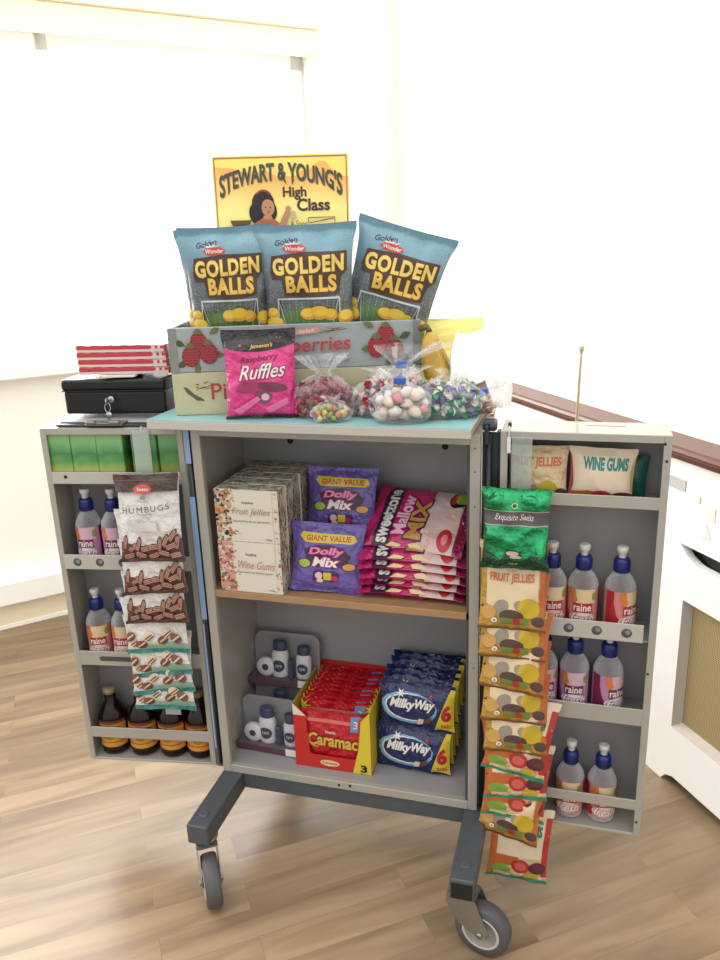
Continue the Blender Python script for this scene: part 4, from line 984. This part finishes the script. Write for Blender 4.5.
def gums():
    it = rect(0, 0, 1, .34, JC) + rect(0, .2, .5, .34, JOR) + rect(0, 0, .12, 1, JOR) + rect(.9, .1, 1, .9, JR)
    it += ell(.22, .14, .17, .07, M('fruit_apple', '#8db04a', .5)) + ell(.55, .22, .16, .10, JR) + ell(.55, .22, .10, .06, M('fruit_rose', '#dc6457', .5)) + ell(.83, .22, .15, .08, M('fruit_blackcurrant', '#5e2630', .5)) + ell(.75, .1, .13, .05, JL) + rect(0, 0, 1, .035, JT) + rect(.4, .035, 1, .05, JT)
    it += T('WINE GUMS', .15, .66, .86, .80, JT, bold=.04)
    return pouch('sweet_bag', .112, .150, .018, M('gum_cream', '#f0dcc0', .4, 0, .35, 45), JO, merge2(it), seed=17, wr=.0026, n=18, m=20, st=.05, sb=.04)
jt, gm = jelly(True), gums()
GR = 'bags hanging on the right door'
seq = [(gm, .045, -.109, 3, 'hanging wine gums bag with green seal, lowest of all on the right door', 4),
       (jt, .026, -.018, -9, 'hanging fruit jellies bag tilted to the left, second from bottom on the right door', 5),
       (gm, .036, .025, 3, 'hanging wine gums bag, third from bottom on the right door', 6),
       (gm, .040, .069, 4, 'hanging wine gums bag, fourth from bottom on the right door', -2),
       (gm, .034, .120, -2, 'hanging wine gums bag with folded green seal, fifth from bottom on the right door', 9),
       (jt, .038, .165, 1, 'hanging fruit jellies bag, fifth from top on the right door', 0),
       (jt, .033, .227, 5, 'hanging fruit jellies bag, fourth from top on the right door', 2),
       (jt, .028, .288, -6, 'hanging fruit jellies bag, third from top on the right door', 3),
       (jt, .028, .350, 1, 'hanging fruit jellies bag, second from top on the right door', 1),
       (jt, .027, .404, 0, 'cream FRUIT JELLIES bag with its title showing, just below the green bag', 0)]
for k, (pr, x, zb, rz, lb, ry) in enumerate(seq):
    hang(FR, pr, x, zb, -.032 - .0012 * k, -9 if k else -6, rz, ry, lb, GR)
GF = M('emerald_foil', '#1fa566', .2, .7, 1, 24, .5, .2); GFD = M('deep_green_foil', '#0f4a33', .25, .4, 1, 30, .5, .2); BAND = M('graphite_band', '#504a48', .4)
it = poly([(0, 0), (1, 0), (1, .22), (.75, .2), (.6, .12), (.3, .14), (0, .26)], GFD) + rect(0, .56, 1, .73, BAND) + rect(0, .555, 1, .565, M('silver_ink', '#b9b4a4', .35)) + rect(0, .725, 1, .735, M('silver_ink', '#b9b4a4', .35))
it += T('Exquisite Swiss', .18, .60, .78, .70, INKW, shear=.45, bold=-.005, tilt=.0) + ring(.48, .80, .045, .038, .012, CRM, 16) + ell(.48, .80, .02, .017, INKD)
it += ell(.48, .20, .14, .05, M('choc_dark', '#33201a', .4)) + ell(.47, .225, .10, .03, M('choc_white', '#cfc9ba', .4)) + ell(.52, .18, .09, .02, M('choc_white', '#cfc9ba', .4)) + T('MINT', .42, .06, .56, .10, CRM)
eg = pouch('sweet_bag', .109, .133, .022, GF, GFD, it, seed=19, wr=.0085, rib=.004, n=22, m=24)
put(eg, at(FR, .030, -.046, .514, 0, -7, 0), 'shiny emerald green chocolate bag with grey name band, topmost hanging on the right door', 'bag', GR)
# bags in the top compartment of the right door
def folded(proto_items, base, name, w_=.105, h_=.088):
    return pouch(name, w_, h_, .030, base, JY, proto_items, seed=23, wr=.003, n=18, m=16, st=.08, sb=.05)
itw = T('WINE GUMS', .20, .60, .90, .84, M('title_teal', '#2c8a7c', .45), bold=.05) + poly([(0, .0), (0, .16), (.3, .22), (.5, .18), (.5, 0)], JOR) + ell(.52, .10, .18, .14, JR) + ell(.84, .08, .20, .14, M('fruit_blackcurrant', '#5e2630', .5)) + poly([(0, 0), (.06, .3), (.02, .8), (0, .9)], RD1) + poly([(1, .9), (.95, .6), (.98, .2), (1, .2)], M('print_ochre', '#d6b67a', .6))
fw = folded(itw, M('gum_cream', '#f0dcc0'), 'sweet_bag')
put(fw, at(FR, .156, .030, .6125, 0, -3, 2), 'cream WINE GUMS bag propped in the top of right door', 'bag')
itj = T('FRUIT JELLIES', .05, .58, .90, .80, JO, bold=.04) + ell(.68, .20, .17, .17, JL) + ell(.40, .10, .16, .10, JG) + ell(.9, .12, .1, .1, JP)
fj = folded(itj, JC, 'sweet_bag', .098, .088)
put(fj, at(FR, .058, .032, .6125, 0, -3, 0), 'cream fruit jellies bag in the top of right door, beside the hinge', 'bag')
b3 = pouch('sweet_bag', .06, .07, .02, M('gum_dark_teal', '#1e6a5d', .4), M('gum_dark_teal', '#1e6a5d'), (), seed=2, n=10, m=10)
put(b3, at(FR, .198, .062, .6125, 0, -4, 4), 'teal-backed bag tucked behind the wine gums in top of right door', 'bag')
# catch and tag at the hinge end of the right door
g = G(); g.box(0, .022, 0, .03, 0, .016, DARK, .004, seg=2); g.box(.004, .012, -.006, .004, -.022, .010, DARK, .003, seg=2); g.ball((.018, -.002, .008), .007, DARK)
o = g.build('door_catch', trolley); o.matrix_local = Matrix.Translation((.519, .003, ZO + .728))
g = G(); g.tube([(0, .004, .008), (0, -.002, .004), (0, -.0035, -.02)], .0011, WHITE, 6); g.box(-.003, .003, -.0046, -.0034, -.038, -.012, WHITE, .0005); g.box(-.002, .0035, -.0005, .003, .004, .0105, BLACK)
o = g.build('string_tag', None, at(FR, .0135, -.001, .7335)); tag(o, 'narrow white string tag dangling over the top of right door', 'tag')

# ------------------------------------------------------------------ the room
def floor_material():
    m = M('oak_laminate', '#c9a77c', .34, 0, 0, 60, .45); nt = m.node_tree; b = nt.nodes['Principled BSDF']; L = nt.links.new
    tc = nt.nodes.new('ShaderNodeTexCoord'); mp = nt.nodes.new('ShaderNodeMapping'); mp.inputs['Rotation'].default_value = (0, 0, math.radians(-36)); L(tc.outputs['Object'], mp.inputs[0])
    br = nt.nodes.new('ShaderNodeTexBrick'); br.offset = .37; br.offset_frequency = 2; br.squash = 1.0
    for k_, v_ in (('Scale', 1.0), ('Brick Width', .46), ('Row Height', .066), ('Mortar Size', .0005), ('Mortar Smooth', .1), ('Bias', 0.)): br.inputs[k_].default_value = v_
    br.inputs['Color1'].default_value = (0, 0, 0, 1); br.inputs['Color2'].default_value = (1, 1, 1, 1); br.inputs['Mortar'].default_value = (.3, .3, .3, 1)
    L(mp.outputs[0], br.inputs['Vector'])
    mp2 = nt.nodes.new('ShaderNodeMapping'); mp2.inputs['Scale'].default_value = (1.6, 13, 1); L(mp.outputs[0], mp2.inputs[0])
    off = nt.nodes.new('ShaderNodeVectorMath'); off.operation = 'MULTIPLY_ADD'; off.inputs[1].default_value = (9, 9, 9); L(br.outputs['Color'], off.inputs[0]); L(mp2.outputs[0], off.inputs[2])
    nz = nt.nodes.new('ShaderNodeTexNoise'); nz.inputs['Scale'].default_value = 1.6; nz.inputs['Detail'].default_value = 6; nz.inputs['Distortion'].default_value = .6; L(off.outputs[0], nz.inputs['Vector'])
    cr = nt.nodes.new('ShaderNodeValToRGB'); e = cr.color_ramp.elements; e[0].position = .28; e[0].color = col('!75604e'); e[1].position = .68; e[1].color = col('!9b866c'); q = e.new(.48); q.color = col('!8a755c')
    L(nz.outputs['Fac'], cr.inputs[0])
    cr2 = nt.nodes.new('ShaderNodeValToRGB'); e = cr2.color_ramp.elements; e[0].position = 0; e[0].color = (.74, .73, .72, 1); e[1].position = 1; e[1].color = (1.1, 1.09, 1.07, 1); L(br.outputs['Color'], cr2.inputs[0])
    mx = nt.nodes.new('ShaderNodeMix'); mx.data_type = 'RGBA'; mx.blend_type = 'MULTIPLY'; mx.inputs['Factor'].default_value = 1; L(cr.outputs[0], mx.inputs['A']); L(cr2.outputs[0], mx.inputs['B'])
    L(mx.outputs['Result'], b.inputs['Base Color'])
    return m
g = G(); g.box(-3.2, 3.2, -2.6, 3.2, -.02, 0, floor_material()); struct(g.build('floor'))
WALL = M('cream_wall_paint', '!fbf9f2', .6); TRIM = M('white_gloss_paint', '!faf9f5', .35); LOWW = M('cream_lower_wall', '!efe4c8', .6)
# window wall: frame with x running along the wall, y outwards
aw = math.atan2(.714, .7); FWn = Matrix.Translation((-1.1, .785, ZO)) @ Matrix.Rotation(aw, 4, 'Z')
def on(F, o): o.matrix_world = F; return o
SX0, SX1, WZ0, WZ1 = -1.35, 1.15, .69, 1.655
g = G(); t_ = .12
g.box(-2.2, 1.60, 0, t_, -ZO, WZ0, WALL); g.box(-2.2, SX0, 0, t_, WZ0, WZ1, WALL); g.box(SX1, 1.60, 0, t_, WZ0, WZ1, WALL); g.box(-2.2, 1.60, 0, t_, WZ1, 2.3, WALL)
struct(on(FWn, g.build('wall_left')))
g = G()
for a, b_ in ((SX0, SX0 + .05), (SX1 - .05, SX1), (.27, .31), (-.55, -.51)): g.box(a, b_, .03, .09, WZ0, WZ1, TRIM, .003)
g.box(SX0, SX1, .03, .09, WZ1 - .05, WZ1, TRIM, .003); g.box(SX0, SX1, .03, .09, WZ0, WZ0 + .05, TRIM, .003)
w1 = struct(on(FWn, g.build('window_1')))
g = G(); g.box(SX0 + .05, SX1 - .05, .058, .062, WZ0 + .05, WZ1 - .05, film('window_glass', '!ffffff', .02, .02))
gl = g.build('window_pane', w1); gl.matrix_parent_inverse.identity(); gl.matrix_local = Matrix.Identity(4)
g = G(); g.box(SX0 - .05, SX1 + .03, -.030, .0, WZ1 - .01, WZ1 + .07, M('cream_pelmet', '!f6f0dc', .6), .004); g.box(SX0 - .07, SX1 + .045, -.045, .0, WZ1 + .07, WZ1 + .088, M('cream_pelmet', '!f6f0dc', .6), .003)
struct(on(FWn, g.build('trim_1')))
g = G(); g.box(SX0 - .04, SX1 + .04, -.06, .0, WZ0 - .03, WZ0, TRIM, .004); struct(on(FWn, g.build('trim_2')))
g = G(); g.box(-2.2, 1.60, -.014, 0, -ZO, -.075, LOWW, .002); g.box(-2.2, 1.60, -.05, 0, -.075, .004, TRIM, .004); g.box(-2.2, 1.60, -.018, -.014, -ZO, -.155, TRIM)
struct(on(FWn, g.build('baseboard_left')))
# right wall behind the radiator cover
ar = math.atan2(-.829, .559); FRd = Matrix.Translation((.862, .44, ZO)) @ Matrix.Rotation(ar, 4, 'Z')      # x towards the viewer's right, y back
g = G(); g.box(-1.95, 2.6, .054, .17, -ZO, 2.3, WALL); struct(on(FRd, g.build('wall_right')))
MAH = M('mahogany', '#6a3220', .38, 0, .04, 60, .4, .1, mott=.12, mscale=25)
rc = empty('radiator_cover', FRd @ Matrix.Translation((.2, 0, -ZO)), 'white radiator cover with mahogany top and rattan panel along the right wall', 'radiator cover')
RW = M('white_satin_board', '!f6f5f2', .4)
def rpart(name, g, parent=None):
    o = g.build(name, parent or rc); o.matrix_local = Matrix.Translation((-.2, 0, ZO)) if parent is None else Matrix.Identity(4); return o
g = G()
xL, xR = -.83, 1.1
for a, b_ in ((.045, .52), (-.52, -.03), (.60, 1.05)):
    pass
# front built around rattan openings and arched foot
def front_board():
    g = G(); T0 = .0; T1 = .018
    zT = .405
    ops = [(-.70, -.10), (.058, .66)]
    edges = [xL] + [e for o_ in ops for e in o_] + [xR]
    for i in range(0, len(edges), 2): g.box(edges[i], edges[i + 1], T0, T1, -.02, .285, RW)
    g.box(xL, xR, T0, T1, .285, .372, RW)
    for a, b_ in ops:                       # chamfered reveals
        g.add([(a, T0, -.02), (b_, T0, -.02), (b_, T0, .285), (a, T0, .285), (a + .012, T1, -.008), (b_ - .012, T1, -.008), (b_ - .012, T1, .273), (a + .012, T1, .273)], [[0, 1, 5, 4], [1, 2, 6, 5], [2, 3, 7, 6], [3, 0, 4, 7]], M('reveal_pale', '#ddd2c4', .5))
    pts = [(xL, -.02), (xL, -ZO), (.038, -ZO), (.052, -.150), (.075, -.140), (.60, -.140), (.625, -.150), (.64, -ZO), (xR, -ZO), (xR, -.02)]
    g.prism(pts[::-1], T0, T1, RW)
    return g
g = front_board()
g.box(xL, xR, .018, .052, .560, .578, RW); g.box(xL, xL + .018, .018, .052, -ZO, .578, RW); g.box(xR - .018, xR, .018, .052, -ZO, .578, RW)
rpart('cover_body', g)
g = G()
# upper frieze leaning on the board, with the dark hand slot under it
g.box(xL, xR, .0, .018, .405, .578, RW); g.box(xL, .035, 0, .018, .372, .405, RW); g.box(.60, xR, 0, .018, .372, .405, RW)
g.prism([(.035, .372), (.035, .405), (.060, .383), (.085, .374), (.10, .372)][::-1], 0, .018, RW)
fz = rpart('frieze', g)
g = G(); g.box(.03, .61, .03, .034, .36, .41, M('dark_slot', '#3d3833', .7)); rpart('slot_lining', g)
OG = M('ornament_grey', '!bdb9b9', .5)
for bx_, m_ in (((-.03, .038, .517, .541), OG), ((.070, .082, .505, .520), M('ornament_green', '!d9dccb', .5)), ((.100, .125, .478, .506), M('ornament_peach', '!f2e4d8', .5))):
    g = G(); g.box(bx_[0], bx_[1], -.002, 0, bx_[2], bx_[3], m_, .0005); rpart('painted_ornament', g, fz)
g = G(); g.prism([(.095, .437), (.118, .441), (.104, .470)], -.002, 0, M('ornament_sage', '!dde0d4', .5)); rpart('painted_ornament', g, fz)
def rattan():
    m = M('woven_rattan', '#c9ae74', .6); nt = m.node_tree; b = nt.nodes['Principled BSDF']; L = nt.links.new
    tc = nt.nodes.new('ShaderNodeTexCoord')
    w1_ = nt.nodes.new('ShaderNodeTexWave'); w1_.bands_direction = 'Z'; w1_.inputs['Scale'].default_value = 70
    w2_ = nt.nodes.new('ShaderNodeTexWave'); w2_.bands_direction = 'X'; w2_.inputs['Scale'].default_value = 70
    L(tc.outputs['Object'], w1_.inputs[0]); L(tc.outputs['Object'], w2_.inputs[0])
    mu = nt.nodes.new('ShaderNodeMath'); mu.operation = 'MAXIMUM'; L(w1_.outputs['Fac'], mu.inputs[0]); L(w2_.outputs['Fac'], mu.inputs[1])
    cr = nt.nodes.new('ShaderNodeValToRGB'); e = cr.color_ramp.elements; e[0].position = .45; e[0].color = col('#8c7748'); e[1].position = .9; e[1].color = col('#d6c08a'); L(mu.outputs[0], cr.inputs[0]); L(cr.outputs[0], b.inputs['Base Color'])
    return m
g = G(); g.box(-.71, -.09, .018, .021, -.02, .285, rattan()); g.box(.05, .67, .018, .021, -.02, .285, rattan()); rpart('rattan_panel', g)
g = G()
prof = [(-.030, .612), (-.034, .606), (-.034, .600), (-.026, .597), (-.026, .593), (-.018, .590), (-.018, .586), (-.006, .580), (.052, .580), (.052, .615), (-.026, .615)]
n = len(prof); vs = [(xL - .02, y, z) for y, z in prof] + [(xR + .02, y, z) for y, z in prof]
g.add(vs, [list(range(n)), list(range(2 * n - 1, n - 1, -1))] + [[i, (i + 1) % n, (i + 1) % n + n, i + n] for i in range(n)], MAH)
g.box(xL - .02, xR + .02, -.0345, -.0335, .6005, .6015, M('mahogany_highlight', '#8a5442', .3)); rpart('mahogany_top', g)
# slim cream rod behind the right door
g = G(); Rm = M('cream_rod', '#d9c7a2', .45)
g.tube([(-.0066, 0, -.358), (.011, 0, .61), (.012, 0, .62)], [.0035, .0028, .0028], Rm, 8); g.lathe([(0, .632), (.0045, .631), (.0055, .626), (.004, .620), (.0028, .618)], Rm, 10, Matrix.Translation((.0115, 0, 0)))
g.lathe([(0, -.355), (.030, -.356), (.034, -.3625), (0, -.363)], Rm, 20, Matrix.Translation((-.0066, 0, 0)))
o = g.build('slim_rod', None, Matrix.Translation((.6545, .30, ZO + .195)))
tag(o, 'slim cream wooden rod with a small knob, rising behind the right door', 'rod')

# ------------------------------------------------------------------ light and camera
wd = bpy.data.worlds.new('daylight'); bpy.context.scene.world = wd; wd.use_nodes = True
wn = wd.node_tree; bg = wn.nodes['Background']; bg.inputs['Color'].default_value = (1, .985, .955, 1)
# bright sky overhead and beyond the window, dimmer on the room side behind the viewer
wt = wn.nodes.new('ShaderNodeTexCoord')
def wdot(v, k):
    d_ = wn.nodes.new('ShaderNodeVectorMath'); d_.operation = 'DOT_PRODUCT'; d_.inputs[1].default_value = v; wn.links.new(wt.outputs['Generated'], d_.inputs[0])
    m_ = wn.nodes.new('ShaderNodeMath'); m_.operation = 'MAXIMUM'; m_.inputs[1].default_value = 0; wn.links.new(d_.outputs['Value'], m_.inputs[0])
    q_ = wn.nodes.new('ShaderNodeMath'); q_.operation = 'MULTIPLY'; q_.inputs[1].default_value = k; wn.links.new(m_.outputs[0], q_.inputs[0]); return q_
qa, qb = wdot((0, 0, 1), .95), wdot((-.71, .70, 0), .6)
ad = wn.nodes.new('ShaderNodeMath'); ad.operation = 'ADD'; wn.links.new(qa.outputs[0], ad.inputs[0]); wn.links.new(qb.outputs[0], ad.inputs[1])
ae = wn.nodes.new('ShaderNodeMath'); ae.operation = 'ADD'; ae.inputs[1].default_value = .60; wn.links.new(ad.outputs[0], ae.inputs[0]); wn.links.new(ae.outputs[0], bg.inputs['Strength'])
def area(name, mw, sx, sy, e, c=(1, 1, 1)):
    l = bpy.data.lights.new(name, 'AREA'); l.shape = 'RECTANGLE'; l.size = sx; l.size_y = sy; l.energy = e; l.color = c
    o = bpy.data.objects.new(name, l); C.objects.link(o); o.matrix_world = mw; return o
# daylight entering through the window opening
area('window_daylight', FWn @ Matrix.Translation(((SX0 + SX1) / 2, .16, (WZ0 + WZ1) / 2)) @ Matrix.Rotation(math.radians(-90), 4, 'X'), SX1 - SX0, WZ1 - WZ0, 62, (1, .98, .95))
cam = bpy.data.cameras.new('camera'); co = bpy.data.objects.new('camera', cam); C.objects.link(co)
cam.sensor_fit = 'HORIZONTAL'; cam.sensor_width = 36; cam.lens = 778.15 / 720 * 36; cam.clip_start = .05
r_ = Vector((0.96219759, 0.27015652, -0.03451459)); u_ = Vector((-0.04616003, 0.28665888, 0.95692003)); f_ = Vector((-0.2684121, 0.91915295, -0.28829292))
co.matrix_world = Matrix(((r_.x, u_.x, -f_.x, .66928), (r_.y, u_.y, -f_.y, -1.2196), (r_.z, u_.z, -f_.z, 1.01984 + ZO), (0, 0, 0, 1)))
sc_ = bpy.context.scene; sc_.camera = co
sc_.view_settings.view_transform = 'Standard'; sc_.view_settings.look = 'None'; sc_.view_settings.exposure = .8; sc_.view_settings.gamma = 1; sc_.view_settings.use_curve_mapping = False
sc_.cycles.max_bounces = 8; sc_.cycles.transparent_max_bounces = 24
